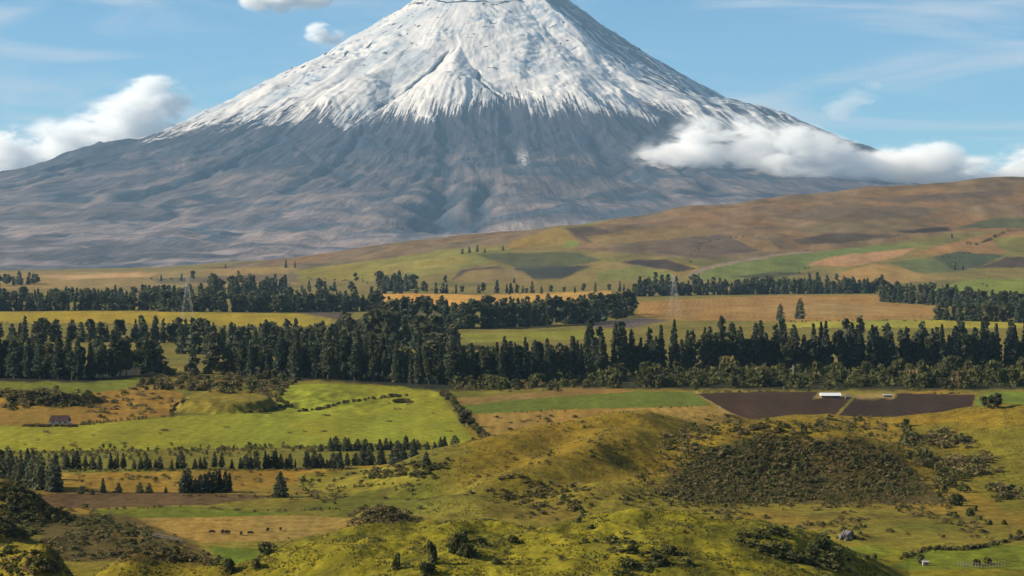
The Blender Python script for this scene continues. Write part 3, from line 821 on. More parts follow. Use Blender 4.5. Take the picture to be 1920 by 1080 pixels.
def cards(cen, size, g, flat=0.0, tri=False):
    """random leaf cards about the given centres"""
    n = len(cen)
    a = g.normal(size=(n, 3)); a[:, 2] *= (1 - flat); a /= np.linalg.norm(a, axis=1, keepdims=True)
    b_ = g.normal(size=(n, 3)); b_ -= a * (a * b_).sum(1, keepdims=True); b_ /= np.linalg.norm(b_, axis=1, keepdims=True)
    s = size[:, None]
    k = 3 if tri else 4
    if tri:
        offs = [(-1, -0.7), (1, -0.6), (0, 1)]
    else:
        offs = [(-1, -0.6), (0.8, -0.8), (1, 0.7), (-0.7, 0.9)]
    v = np.stack([cen + s * (a * (ox * g.uniform(0.7, 1.2, (n, 1))) + b_ * (oy * g.uniform(0.7, 1.2, (n, 1)))) for ox, oy in offs], 1)
    return v.reshape(-1, 3), np.arange(n * k).reshape(n, k)

def conifer_points(g, n, Ht, R, t0, power, lumpy):
    t = t0 + (1 - t0) * g.uniform(0, 1, n) ** 1.15
    ang = g.uniform(0, 2 * math.pi, n)
    lob = 1 + lumpy * np.sin(ang * 2 + t * 9 + g.uniform(0, 6)) * np.cos(t * 23 + g.uniform(0, 6))
    q = (t - t0) / (1 - t0)
    prof = np.power(np.clip(1 - q, 0, 1), power) * (0.55 + 0.45 * np.minimum(q / 0.15, 1)) + 0.03
    rad = R * prof * lob * np.sqrt(g.uniform(0.08, 1, n))
    bend = 0.02 * Ht * np.sin(t * 2.2 + g.uniform(0, 6))
    return np.stack([rad * np.cos(ang) + bend * t, rad * np.sin(ang), t * Ht - 0.22 * rad], 1), q

def crown_mesh(name, seed, Ht, R, t0, power, lumpy, n, size, material, tri=False):
    g = np.random.default_rng(seed)
    p, q = conifer_points(g, n, Ht, R, t0, power, lumpy)
    v, f = cards(p, size * g.uniform(0.6, 1.3, n) * (1 - 0.5 * q), g, 0.35, tri)
    return np_mesh(name, v, f, [material])

def lobes_points(g, n, Ht, R, t0, nl):
    L_ = []
    for k in range(nl):
        a = g.uniform(0, 6.28); r = R * g.uniform(0.15, 0.6)
        L_.append((r * math.cos(a), r * math.sin(a), Ht * g.uniform(t0 + 0.16, 0.86), R * g.uniform(0.38, 0.62)))
    L_.append((0, 0, Ht * 0.88, R * 0.36))
    idx = g.integers(0, len(L_), n); L_ = np.array(L_)
    d_ = g.normal(size=(n, 3)); d_ /= np.linalg.norm(d_, axis=1, keepdims=True)
    rr = L_[idx, 3:4] * g.uniform(0.25, 1, (n, 1)) ** 0.5
    p = L_[idx, :3] + d_ * rr * np.array([1, 1, 1.15])
    p[:, 2] = np.where(p[:, 2] > 0.93 * Ht, 0.93 * Ht + (p[:, 2] - 0.93 * Ht) * 0.35, p[:, 2]); p[:, 2] = np.maximum(p[:, 2], t0 * Ht * 0.5 + 0.05 * Ht * g.uniform(0, 1, n))
    return p

def broad_mesh(name, seed, Ht, R, t0, nl, n, size, material, tri=False):
    g = np.random.default_rng(seed)
    p = lobes_points(g, n, Ht, R, t0, nl)
    v, f = cards(p, size * g.uniform(0.6, 1.3, n), g, 0.1, tri)
    return np_mesh(name, v, f, [material])

def tube(segs, k=6):
    """segs: list of (point, radius) chains -> verts, quads"""
    V, Fq = [], []
    for chain in segs:
        base = len(V)
        for j, (p, r) in enumerate(chain):
            p = Vector(p)
            d_ = (Vector(chain[min(j + 1, len(chain) - 1)][0]) - Vector(chain[max(j - 1, 0)][0])).normalized()
            e1 = d_.cross(Vector((0.31, 0.87, 0.13))).normalized(); e2 = d_.cross(e1)
            for i in range(k):
                a = 2 * math.pi * i / k
                V.append(tuple(p + (e1 * math.cos(a) + e2 * math.sin(a)) * r))
        for j in range(len(chain) - 1):
            for i in range(k):
                Fq.append((base + j * k + i, base + j * k + (i + 1) % k, base + (j + 1) * k + (i + 1) % k, base + (j + 1) * k + i))
        Fq.append(tuple(base + (len(chain) - 1) * k + min(i, k - 1) for i in (0, 1, 2, 3)))
    return np.array(V), np.array(Fq)

def trunk_mesh(name, seed, Ht, r, top, branches):
    g = np.random.default_rng(seed)
    ch = [((0, 0, -0.8), r * 1.3), ((0, 0, 0.04 * Ht), r), ((0.006 * Ht, 0, 0.4 * Ht), r * 0.72), ((0, 0.004 * Ht, top * Ht), r * 0.2)]
    segs = [ch]
    for i in range(branches):
        t = g.uniform(0.18, 0.8) * top; a = g.uniform(0, 6.28); l = Ht * g.uniform(0.06, 0.13)
        p0 = (0, 0, t * Ht); p1 = (l * math.cos(a), l * math.sin(a), t * Ht + l * 0.45)
        segs.append([(p0, r * 0.32), (p1, r * 0.1)])
    v, f = tube(segs, 5)
    return np_mesh(name, v, f, [M_BARK], True)

# unit trees are 10 m tall and scaled
PINES = []
for k in range(7):
    R = [1.25, 1.5, 1.1, 1.7, 1.35, 1.55, 1.2][k]; t0 = [0.05, 0.12, 0.03, 0.16, 0.06, 0.2, 0.03][k]; pw = [0.62, 0.5, 0.75, 0.45, 0.6, 0.5, 0.7][k]
    PINES.append((crown_mesh("crown", 100 + k, 10, R, t0, pw, 0.33, 620, 0.40, M_PINE), trunk_mesh("trunk", 100 + k, 10, 0.15, 0.95, 8)))
BROADS = []
for k in range(4):
    BROADS.append((broad_mesh("crown", 200 + k, 10, [2.2, 2.6, 1.9, 2.4][k], 0.1, 9 + k, 680, 0.42, M_LEAF), trunk_mesh("trunk", 200 + k, 10, 0.2, 0.8, 10)))
YOUNG = []
for k in range(4):
    YOUNG.append((crown_mesh("crown", 300 + k, 10, [2.5, 3.0, 2.2, 2.8][k], 0.02, [0.7, 0.5, 0.62, 0.45][k], 0.3, 480, 0.55, M_PINE), trunk_mesh("trunk", 300 + k, 10, 0.2, 0.95, 4)))
FARS = [crown_mesh("conifer_tree", 400 + k, 10, [1.5, 1.9, 1.3, 2.2, 1.7][k], 0.04, [0.6, 0.5, 0.7, 0.45, 0.6][k], 0.3, 190, 0.72, M_PINE) for k in range(5)]
FARS += [broad_mesh("conifer_tree", 410 + k, 10, 2.6, 0.05, 6, 190, 0.78, M_LEAF) for k in range(2)]
BUSHES = [broad_mesh("bush", 500 + k, 10, [6.5, 8, 5.5, 7][k], 0.0, 6, 230, 1.15, M_BUSH) for k in range(4)]
DRYB = [broad_mesh("bush", 520 + k, 10, [7.5, 9, 6.5][k], 0.0, 6, 200, 1.2, M_DRY) for k in range(3)]

def on_ground(px, py, iters=7):
    """ground points under picture points of open, nearly level land"""
    px = np.asarray(px, float); py = np.asarray(py, float)
    z = np.zeros_like(px); D = H * F / (py - HOR)
    for _ in range(iters):
        D = 0.4 * D + 0.6 * np.clip((H - z) * F / np.maximum(py - HOR, 12), 380, 5600)
        z = height(U(px) * D, D)
    return U(px) * D, D, z

WOOD = []       # trees of the far woods joined in one mass: (x, y, z, h, kind)
def place_tree(name, meshes, x, y, z, h, label, group, parts=True, wide=1.0, cat="tree"):
    rz = random.uniform(0, 6.28); s = h / 10.0
    if group and name in ("conifer_tree", "young_pine") and len(label.split()) < 15:
        label = ("slender " if wide < 0.95 else "stout " if wide > 1.25 else "") + label
        hs = {"conifer_tree": (13, 24), "young_pine": (4.2, 7.0)}[name]
        label = ("short " if h < hs[0] else "tall " if h > hs[1] else "") + label
    if parts:
        e = empty(name, (x, y, z), rz, s); e.scale = (s * wide, s * wide, s)
        crown, trunk = random.choice(meshes)
        link("crown", crown, e); link("trunk", trunk, e)
    else:
        e = link(name, random.choice(meshes)); e.location = (x, y, z); e.rotation_euler = (0, 0, rz); e.scale = (s * wide, s * wide, s)
    tag(e, label, cat, group)
    return e

def belt(px0, px1, base, rows, gap, spacing, h, hv, fill=1.0, seed=0):
    """rows of trees along a line of picture points; base = [(px, row)], returns list of x, y, z, h, row"""
    g = np.random.default_rng(seed)
    b = np.array(base, float)
    out = []
    for r in range(rows):
        D0 = H * F / (np.interp((px0 + px1) / 2, b[:, 0], b[:, 1]) - HOR)
        step = spacing * F / D0
        px = np.arange(px0, px1, step); px = px + g.uniform(-0.4, 0.4, len(px)) * step
        x, D, z = on_ground(px, np.interp(px, b[:, 0], b[:, 1]))
        D = D + r * gap + g.uniform(-0.35, 0.35, len(px)) * gap
        x = U(px) * D; z = height(x, D)
        hh = h * (1 + hv * g.uniform(-1, 1, len(px))) * (1 + 0.12 * pn(px / 60.0, px * 0 + r, seed))
        keep = g.uniform(0, 1, len(px)) < fill
        out += [(x[i], D[i], z[i], hh[i], r) for i in range(len(px)) if keep[i]]
    return out

# --- the great belt across the valley: individual pines
WOOD += [(*t[:4], random.randrange(0, 5)) for t in belt(1100, 1935, [(1090, 690), (1300, 684), (1920, 682)], 1, 8, 6.5, 24, 0.25, 0.6, 41)]
A = belt(1100, 1935, [(1090, 706), (1300, 696), (1500, 696), (1920, 694)], 2, 7, 5.1, 24, 0.26, 0.84, 1)
B = belt(455, 850, [(450, 704), (640, 712), (820, 722), (860, 722)], 3, 8, 5.2, 21.5, 0.32, 0.84, 2) + belt(850, 1100, [(820, 722), (960, 720), (1100, 710)], 3, 7, 4.9, 21.5, 0.16, 0.97, 44)
Lf = belt(-15, 305, [(0, 708), (160, 714), (300, 700)], 3, 8, 5.4, 19.5, 0.32, 0.82, 3)
big = [(t, "tall dark pine in the thin belt behind the ploughed fields", "pines in the belt behind the ploughed fields", 0.2) for t in A] + \
      [(t, "tall dark pine in the dense wood behind the green pasture", "pines of the wood behind the green pasture", 0.35) for t in B] + \
      [(t, "tall dark tree in the block of wood beyond the small green field", "trees of the block beyond the small green field", 0.45) for t in Lf]
big.sort(key=lambda b: (b[0][4], b[0][1]))
for k, (t, lab, grp, pb) in enumerate(big):
    broad = random.random() < pb
    if k < 300:
        wd = random.uniform(0.85, 1.3); hh = t[3] * (0.9 if broad else 1.0)
        size_ = "very tall" if hh > 29 else ("tall" if hh > 25 else "shorter")
        form = ("round-topped " if broad else "pointed ") + ("slender" if wd < 1.0 else ("stout" if wd > 1.18 else "dark"))
        lab2 = lab.replace("tall dark pine", size_ + " " + form + (" tree" if broad else " pine")).replace("tall dark tree", size_ + " " + form + " tree")
        lab2 += ", outermost" if t[4] == 0 else ", inside"
        place_tree("pine_tree", BROADS if broad else PINES, t[0], t[1], t[2], hh, lab2, grp, True, wd)
    else:
        WOOD.append((*t[:4], 5 if broad else 0))

# --- belts of the middle distance
mid = []
def mids(lst, lab, grp): mid.extend([(t, lab, grp) for t in lst])
mids(belt(700, 1195, [(700, 612), (900, 617), (1100, 606), (1195, 592)], 2, 8, 6.5, 22.5, 0.16, 0.95, 11), "dark conifer in the belt in front of the golden stubble strip", "belt in front of the golden stubble strip")
mids(belt(-15, 290, [(0, 583), (300, 582)], 2, 12, 6.5, 18.5, 0.25, 0.95, 12), "dark conifer in the belt behind the long yellow field", "belt behind the long yellow field")
mids(belt(300, 712, [(300, 584), (520, 586), (712, 584)], 2, 12, 7, 19, 0.3, 0.93, 13), "dark conifer in the belt behind the grey ploughed strip", "belt behind the grey ploughed strip")
mids(belt(1190, 1665, [(1190, 556), (1400, 552), (1665, 550)], 2, 12, 6.5, 17, 0.3, 0.93, 14), "dark conifer in the belt along the top of the brown stubble field", "belt along the top of the brown stubble field")
mids(belt(1655, 1935, [(1655, 566), (1780, 574), (1935, 596)], 2, 10, 7, 20, 0.2, 0.95, 15), "dark conifer in the wood below the bright green slope", "wood below the bright green slope")
mids(belt(-15, 660, [(0, 640), (300, 642), (660, 648)], 1, 10, 5.2, 14, 0.3, 0.85, 16), "slim conifer in the low row between the yellow field and the great wood", "low row in front of the yellow field")
mid.sort(key=lambda b: b[0][1])
for k, (t, lab, grp) in enumerate(mid):
    if k < 300:
        place_tree("conifer_tree", FARS, *t[:4], lab, grp, False, random.uniform(0.9, 1.6))
    else:
        WOOD.append((*t[:4], random.randrange(0, 7), random.uniform(0.9, 1.6)))
for args in [(400, 545, [(400, 556), (545, 552)], 3, 30, 12, 24, 0.25, 0.9, 21), (700, 1010, [(700, 551), (1010, 549)], 1, 20, 10, 14, 0.3, 0.9, 22),
             (715, 772, [(715, 546), (772, 546)], 3, 12, 9, 22, 0.45, 0.9, 23), (-15, 68, [(0, 536), (68, 533)], 3, 25, 12, 17, 0.3, 0.9, 24),
             (960, 1200, [(960, 552), (1200, 545)], 1, 20, 12, 12, 0.3, 0.85, 25), (200, 420, [(200, 562), (420, 560)], 2, 30, 11, 17, 0.2, 0.8, 26),
             (320, 470, [(320, 528), (470, 522)], 1, 20, 25, 15, 0.4, 0.5, 27), (560, 720, [(560, 548), (720, 545)], 2, 30, 18, 14, 0.4, 0.6, 28),
             (450, 840, [(450, 690), (840, 700)], 2, 16, 7, 20, 0.3, 0.75, 29), (-15, 300, [(0, 690), (300, 684)], 2, 16, 8, 18, 0.3, 0.7, 30),
             (640, 850, [(640, 650), (850, 655)], 3, 18, 8, 21, 0.25, 0.8, 31), (700, 1190, [(700, 608), (1190, 590)], 1, 12, 8, 21, 0.2, 0.8, 32),
             (340, 660, [(340, 664), (660, 668)], 2, 20, 8, 17, 0.3, 0.75, 33), (310, 460, [(310, 700), (460, 702)], 1, 14, 9, 13, 0.4, 0.75, 34),
             (1760, 1935, [(1760, 600), (1935, 606)], 2, 12, 8, 17, 0.25, 0.95, 35), (1640, 1790, [(1640, 545), (1790, 536)], 1, 14, 14, 9, 0.4, 0.7, 36),
             (-15, 300, [(0, 566), (300, 566)], 2, 16, 9, 16, 0.25, 0.8, 37), (380, 720, [(380, 572), (720, 574)], 2, 16, 8, 17, 0.35, 0.75, 38), (1200, 1660, [(1200, 548), (1660, 545)], 1, 16, 8, 20, 0.3, 0.8, 39),
             (1660, 1940, [(1660, 560), (1940, 588)], 2, 14, 8, 19, 0.25, 0.9, 40), (-15, 670, [(0, 632), (670, 640)], 1, 14, 7, 14, 0.3, 0.7, 42)]:
    WOOD += [(*t[:4], random.randrange(0, 7), random.uniform(0.9, 1.6)) for t in belt(*args)]
for args in [(1940, 2200, [(1940, 694), (2200, 692)], 2, 7, 6, 25, 0.2, 0.9, 61), (1940, 2200, [(1940, 598), (2200, 606)], 2, 10, 8, 20, 0.2, 0.9, 62), (-300, -15, [(-300, 706), (-15, 708)], 3, 8, 6.5, 22, 0.2, 0.9, 63), (-300, -15, [(-300, 584), (-15, 583)], 2, 12, 9, 19, 0.25, 0.9, 64)]:
    WOOD += [(*t[:4], random.randrange(0, 7), random.uniform(0.9, 1.4)) for t in belt(*args)]

def joined(name, items, kinds, kind_label, mats_):
    """many small plants as one mass; items (x, y, z, h, kind, wide)"""
    VV, FF, MI, base = [], [], [], 0
    for it in items:
        x, y, z, h, k = it[:5]; wd = it[5] if len(it) > 5 else 1.0
        v, f, mi = kinds[int(k) % len(kinds)]
        a = random.uniform(0, 6.28); c, s = math.cos(a), math.sin(a); q = h / 10.0
        w = np.empty_like(v)
        w[:, 0] = x + (v[:, 0] * c - v[:, 1] * s) * q * wd; w[:, 1] = y + (v[:, 0] * s + v[:, 1] * c) * q * wd; w[:, 2] = z + v[:, 2] * q
        VV.append(w); FF.append(f + base); MI.append(np.full(len(f), mi, np.int32)); base += len(v)
    me = np_mesh(name, np.concatenate(VV), np.concatenate(FF), mats_)
    me.polygons.foreach_set("material_index", np.concatenate(MI))
    o = link(name, me)
    tag(o, kind_label[0], kind_label[1], None, "stuff")
    return o

def card_kind(points, size, seed, mi, tri=False, flat=0.2):
    g = np.random.default_rng(seed)
    v, f = cards(points, size * g.uniform(0.6, 1.3, len(points)), g, flat, tri)
    return v, f, mi
g0 = np.random.default_rng(5)
WK = []
for k in range(5):
    p, q = conifer_points(g0, 120, 10, [1.5, 1.9, 1.3, 2.2, 1.7][k], 0.04, [0.6, 0.5, 0.7, 0.45, 0.6][k], 0.3)
    WK.append(card_kind(p, 0.92 * (1 - 0.4 * q), 600 + k, 0))
for k in range(2):
    WK.append(card_kind(lobes_points(g0, 120, 10, 2.6, 0.05, 6), np.full(120, 0.95), 610 + k, 1))
joined("distant_woodland", WOOD, WK, ("dark mass of conifers in the woods beyond the great belt", "woodland"), [M_PINE, M_LEAF])

# --- single trees further off
def lone(px, py, hpx, label, kind="far", dd=None, group=None, wide=1.0, name="conifer_tree"):
    if dd is None:
        x, y, z = hit(px, py)
    else:
        x, y = float(U(px)) * dd, dd; z = ground_z(x, y)
    h = hpx * y / F
    m = {"far": FARS, "young": YOUNG, "pine": PINES, "broad": BROADS}[kind]
    return place_tree(name, m, x, y, z - 0.03 * h, h * 1.03, label, group, kind != "far", wide)
lone(1463, 601, 32, "smaller of two cone-shaped trees at the edge of the brown stubble field", "young", wide=0.95, name="spruce_tree")
lone(1500, 598, 39, "larger of two cone-shaped trees at the edge of the brown stubble field", "young", wide=0.95, name="spruce_tree")
for px, py, hp in [(867, 476, 10), (880, 474, 12), (895, 472, 13), (909, 474, 9), (943, 470, 9)]:
    lone(px, py, hp, "small round tree on the skyline of the dark green hill field", "far", None, "trees on the hill field skyline", 1.5)
for px, py, hp in [(536, 502, 16), (553, 502, 13)]:
    lone(px, py, hp, "one of two slim dark trees on the pale hill pasture", "far", None, "two slim trees on the hill pasture")
for px, py, hp in [(667, 528, 17), (834, 530, 14), (1790, 506, 12), (1806, 506, 9), (1310, 526, 13), (1230, 524, 14), (423, 503, 8), (1785, 446, 10), (964, 531, 12), (302, 527, 13)]:
    lone(px, py, hp, "lone dark tree among the upland fields below the moor", "far", None, "lone trees among the upland fields", 1.2)

# --- near farms: young pines
YP = []
def young_row(px0, px1, base, n, hpx, seed, fill=1.0):
    g = np.random.default_rng(seed); b = np.array(base, float)
    px = np.linspace(px0, px1, n) + g.uniform(-0.35, 0.35, n) * (px1 - px0) / max(n, 1)
    x, y, z = on_ground(px, np.interp(px, b[:, 0], b[:, 1]))
    return [(x[i], y[i] + g.uniform(-1, 1), z[i], hpx * g.uniform(0.6, 1.25) * y[i] / F, px[i]) for i in range(n) if g.uniform() < fill]
for t in young_row(120, 640, [(120, 880), (640, 878)], 62, 28, 51, 0.8):
    place_tree("young_pine", YOUNG + PINES[:2], *t[:4], "young dark pine in the long row along the ochre field", "long row along the ochre field", True, random.uniform(1.0, 1.5))
for t in young_row(650, 795, [(650, 873), (795, 870)], 10, 36, 52):
    place_tree("young_pine", YOUNG, *t[:4], "young dark pine spaced out at the end of the long row", "spaced pines at the end of the long row", True, random.uniform(1.1, 1.6))
for t in young_row(605, 850, [(605, 846), (850, 842)], 20, 22, 53, 0.9):
    place_tree("young_pine", YOUNG, *t[:4], "young dark pine in the short row at the foot of the pasture", "short row at the foot of the pasture", True, random.uniform(1.2, 1.7))
for t in young_row(-10, 105, [(-10, 905), (60, 915), (105, 922)], 16, 58, 54) + young_row(-10, 70, [(-10, 893), (70, 900)], 11, 52, 55):
    place_tree("young_pine", YOUNG + BROADS[:1], *t[:4], "dark tree in the thicket above the scrub-covered hill", "thicket above the scrub-covered hill", True, random.uniform(0.8, 1.1))
for t in young_row(345, 432, [(345, 924), (432, 923)], 10, 36, 56):
    place_tree("young_pine", YOUNG + PINES[:1], *t[:4], "dark pine in the small clump on the ochre field", "small clump on the ochre field", True, random.uniform(1.0, 1.4))
lone(525, 932, 48, "single bushy dark tree standing alone between the ochre and olive fields", "young", None, None, 1.45, "broad_tree")
for px, py, hp, w in [(193, 924, 28, 1.0), (222, 924, 19, 1.4), (152, 926, 15, 1.7), (262, 924, 20, 1.5), (280, 924, 19, 1.4), (311, 924, 12, 1.4), (173, 927, 10, 1.8)]:
    lone(px, py, hp, "small scattered pine along the top of the brown field", "young", None, "small pines along the brown field", w, "young_pine")
lone(870, 800, 32, "round dark tree growing in the hedge beside the pasture", "broad", None, None, 1.7, "broad_tree")
for px, py, hp in [(1846, 766, 24), (1858, 767, 27), (1870, 766, 30)]:
    lone(px, py, hp, "dark leafy tree in the group of three beside the bright green field", "broad", None, "three trees beside the bright green field", 1.5, "broad_tree")

# ------------------------------------------------------------------ bushes and scrub
SCRUB = []     # joined mass
NB = [0]
def bush(px, py, wpx, label, group, dry=False, dd=None, tall=1.0, xyz=None):
    if xyz is None:
        xyz = hit(px, py) if dd is None else (float(U(px)) * dd, dd, ground_z(float(U(px)) * dd, dd))
    x, y, z = xyz
    w = wpx * y / F
    m = random.choice(DRYB if dry else BUSHES)
    s = w / 14.0
    o = link("bush", m); o.location = (x, y, z - 0.12 * w); o.scale = (s, s, s * tall * 1.1); o.rotation_euler = (0, 0, random.uniform(0, 6.28))
    if dry: label = label.replace("grey-green", "brownish").replace("dark ", "brownish ")
    if group and len(label.split()) < 15:
        ref = {"thicket at the foot of the thin pine belt": (7.0, 10.5)}.get(group, (2.2, 4.5))
        label = ("small " if w < ref[0] else "large " if w > ref[1] else "") + (label if not dry or "brown" in label else "dry brown " + label)
    tag(o, label, "bush", group); NB[0] += 1
    return o
g1 = np.random.default_rng(77)
# shrubs under the great belt
for k in range(78):
    px = g1.uniform(1105, 1930); py = g1.uniform(702, 729)
    x, y, z = on_ground([px], [py]); bush(px, py, g1.uniform(20, 44), "grey-green shrub in the thicket at the foot of the thin pine belt", "thicket at the foot of the thin pine belt", g1.uniform() < 0.08, None, 1.15, (x[0], y[0], z[0]))
for k in range(26):
    px = g1.uniform(830, 1100); py = 727 - abs(px - 960) * 0.05 + g1.uniform(-6, 3)
    x, y, z = on_ground([px], [py]); bush(px, py, g1.uniform(18, 34), "low shrub at the foot of the dense pine wood", "shrubs at the foot of the dense pine wood", False, None, 0.9, (x[0], y[0], z[0]))
for k in range(44):
    px = g1.uniform(262, 540); py = g1.uniform(692, 738)
    x, y, z = on_ground([px], [py]); bush(px, py, g1.uniform(12, 30), "shrub on the broken ground below the gap in the wood", "shrubs below the gap in the wood", g1.uniform() < 0.5, None, 0.9, (x[0], y[0], z[0]))
# hedge down the edge of the pasture
for k in range(34):
    t = (k + 0.5) / 34; px = 830 + 90 * t + g1.uniform(-4, 4); py = 738 + 97 * t ** 1.05 + g1.uniform(-1, 1)
    x, y, z = on_ground([px], [py]); bush(px, py, g1.uniform(13, 22), "bush in the hedge running down the side of the pasture", "hedge down the side of the pasture", g1.uniform() < 0.3, None, 0.9, (x[0], y[0], z[0]))
# banks and hedges of the pasture
for pts, n, w in [([(560, 772), (600, 768), (640, 757), (700, 748), (760, 742)], 26, 11), ([(560, 714), (530, 730), (525, 752), (545, 764)], 16, 14), ([(740, 754), (770, 757)], 5, 15), ([(320, 778), (330, 762), (345, 752)], 8, 12),
                  ([(460, 774), (500, 771), (540, 762)], 12, 12)]:
    p = np.array(pts, float); tt = np.linspace(0, len(p) - 1, n)
    for t in tt:
        px = np.interp(t, np.arange(len(p)), p[:, 0]) + g1.uniform(-3, 3); py = np.interp(t, np.arange(len(p)), p[:, 1]) + g1.uniform(-1, 1)
        bush(px, py, w * g1.uniform(0.7, 1.3), "low bush on the winding bank across the pasture", "bushes on the banks of the pasture", g1.uniform() < 0.35, None, 0.7)
# shrubs on the green hill
for px, py, w, tl in [(500, 1040, 34, 1.0), (480, 1066, 30, 0.9), (745, 1066, 26, 1.5), (807, 1058, 30, 1.9), (800, 1076, 40, 0.8), (858, 1036, 58, 0.9), (880, 1046, 50, 0.8), (900, 1024, 36, 0.8), (868, 1014, 40, 0.8),
                      (1085, 980, 12, 1.2), (960, 1018, 26, 0.8), (1110, 990, 24, 0.5), (1190, 1036, 40, 0.6), (1150, 1020, 40, 0.6), (1230, 1060, 50, 0.7), (1260, 1040, 44, 0.6), (1180, 1066, 48, 0.6), (1290, 1062, 40, 0.6),
                      (1520, 1040, 50, 0.7), (1545, 1030, 40, 0.8), (1500, 1056, 46, 0.6), (1470, 1000, 18, 0.8), (430, 1072, 40, 0.9)]:
    bush(px, py, w, "dark shrub growing on the yellow-green grassy hill", "shrubs on the yellow-green hill", False, None, tl)
for px, py, w in [(1795, 948, 32), (1820, 968, 24), (1838, 974, 12), (1856, 984, 15), (1884, 984, 14), (1830, 958, 16), (1625, 1048, 12), (1640, 1048, 15), (1700, 1046, 16), (1726, 1048, 14), (1850, 1058, 20), (1830, 1060, 18), (1912, 1005, 18), (1895, 1010, 14)]:
    bush(px, py, w, "dark bush along the field boundary below the scrubby dome", "bushes below the scrubby dome", False, None, 0.95)
for k in range(22):
    t = k / 21; px = 1690 + 225 * t; py = np.interp(px, [1690, 1740, 1800, 1850, 1915], [1048, 1030, 1030, 1025, 1008]) + g1.uniform(-1, 1)
    bush(px, py, g1.uniform(9, 16), "bush in the dark hedge around the small green meadow", "hedge around the small green meadow", False, None, 0.7)
for px, py, w in [(60, 930, 26), (90, 960, 28), (20, 960, 40), (45, 975, 36), (10, 1000, 44), (40, 1000, 36), (-5, 980, 40), (70, 980, 22)]:
    bush(px, py, w, "dark bush on the shaded scrub-covered hill", "bushes on the shaded hill", False, None, 0.6)

# uncounted scrub over the dome, the gullies and the rough slopes
def scatter(poly, n, wlo, whi, k0, k1, tall, dlo=380, dhi=1300, seed=1, dens=None):
    g = np.random.default_rng(seed); pa = np.array(poly, float)
    px = g.uniform(pa[:, 0].min() - 20, pa[:, 0].max() + 20, n * 3); py = g.uniform(pa[:, 1].min() - 7, pa[:, 1].max() + 7, n * 3)
    ins = in_poly(px + g.normal(0, 12, n * 3), py + g.normal(0, 4, n * 3), poly); px, py = px[ins][:n], py[ins][:n]
    # march all rays together
    D = np.geomspace(dlo, dhi, 420)
    x = U(px)[:, None] * D[None, :]; zr = Zp(py[:, None], D[None, :])
    hh = height(x.ravel(), np.broadcast_to(D, x.shape).ravel().copy()).reshape(x.shape)
    hitm = hh >= zr
    i = np.where(hitm.any(1), hitm.argmax(1), -1)
    ok = i > 0
    d_ = D[i] - g.uniform(0, 1, len(i)) * (D[i] - D[i - 1])
    xx = U(px) * d_
    if dens is not None:
        ok &= fbm(xx / dens[0], d_ / dens[0], 2, seed + 9) > dens[1]
    xx, d_, px = xx[ok], d_[ok], px[ok]
    zz = height(xx, d_)
    for j in range(len(xx)):
        w = g.uniform(wlo, whi) ** 1.0 * d_[j] / F
        SCRUB.append((xx[j], d_[j], zz[j] - 0.1 * w, w / 1.3, g.integers(k0, k1), 1.0 / tall))
DOME = [(1180, 885), (1250, 838), (1380, 812), (1480, 806), (1640, 795), (1690, 800), (1730, 860), (1800, 945), (1700, 952), (1560, 948), (1400, 950), (1250, 945), (1190, 930)]
scatter(DOME, 1500, 4, 11, 1, 6, 0.75, 640, 950, 1, (20, -0.12))
scatter(DOME, 900, 3, 7, 2, 6, 0.7, 640, 950, 31)
scatter([(1240, 925), (1300, 862), (1400, 826), (1480, 818), (1600, 838), (1680, 880), (1720, 930), (1560, 942), (1300, 945)], 1700, 4, 12, 0, 5, 0.7, 640, 950, 32, (30, -0.4))
scatter([(1110, 702), (1300, 694), (1930, 690), (1930, 726), (1500, 728), (1300, 727), (1110, 724)], 700, 9, 24, 0, 3, 0.85, 1100, 1500, 33)
scatter([(830, 716), (1100, 712), (1100, 727), (960, 730), (830, 728)], 150, 8, 18, 0, 4, 0.8, 1100, 1500, 34)
scatter([(20, 806), (150, 800), (510, 775), (740, 720), (880, 826), (560, 834), (20, 846)], 26, 2, 6, 3, 6, 0.25, 800, 1250, 35)
scatter([(880, 785), (1300, 768), (1380, 785), (1000, 820)], 30, 3, 7, 0, 6, 0.3, 800, 1250, 36)
scatter([(100, 890), (600, 884), (700, 900), (560, 930), (140, 925)], 60, 3, 8, 0, 6, 0.4, 600, 850, 37)
scatter([(1680, 798), (1700, 800), (1810, 940), (1790, 955)], 160, 12, 24, 0, 4, 0.8, 640, 950, 2)
scatter([(1200, 830), (1290, 800), (1560, 790), (1640, 792), (1500, 812), (1380, 812), (1240, 850)], 260, 5, 14, 0, 6, 0.6, 700, 950, 3, (25, -0.1))
scatter([(850, 910), (960, 890), (1060, 910), (1180, 930), (1300, 970), (1050, 980), (900, 960)], 300, 4, 11, 1, 6, 0.5, 620, 800, 4, (22, 0.05))
scatter([(1200, 945), (1800, 950), (1880, 1010), (1600, 1000), (1250, 970)], 420, 3, 10, 0, 6, 0.5, 560, 740, 5, (22, 0.0))
scatter([(1740, 815), (1800, 820), (1800, 840), (1750, 838)], 45, 9, 18, 2, 6, 0.5, 640, 950, 6)
scatter([(1775, 860), (1850, 860), (1860, 890), (1800, 895)], 60, 9, 18, 2, 6, 0.5, 640, 950, 7)
scatter([(1870, 915), (1920, 918), (1920, 935), (1880, 935)], 30, 9, 18, 2, 6, 0.5, 640, 950, 8)
scatter([(660, 990), (690, 955), (720, 950), (760, 965), (790, 992)], 170, 6, 13, 2, 6, 0.6, 600, 680, 9)
scatter([(0, 905), (40, 915), (95, 965), (80, 980), (0, 985)], 200, 6, 15, 0, 4, 0.6, 600, 700, 10)
scatter([(0, 985), (60, 990), (55, 1012), (0, 1010)], 60, 10, 20, 0, 4, 0.6, 480, 700, 11)
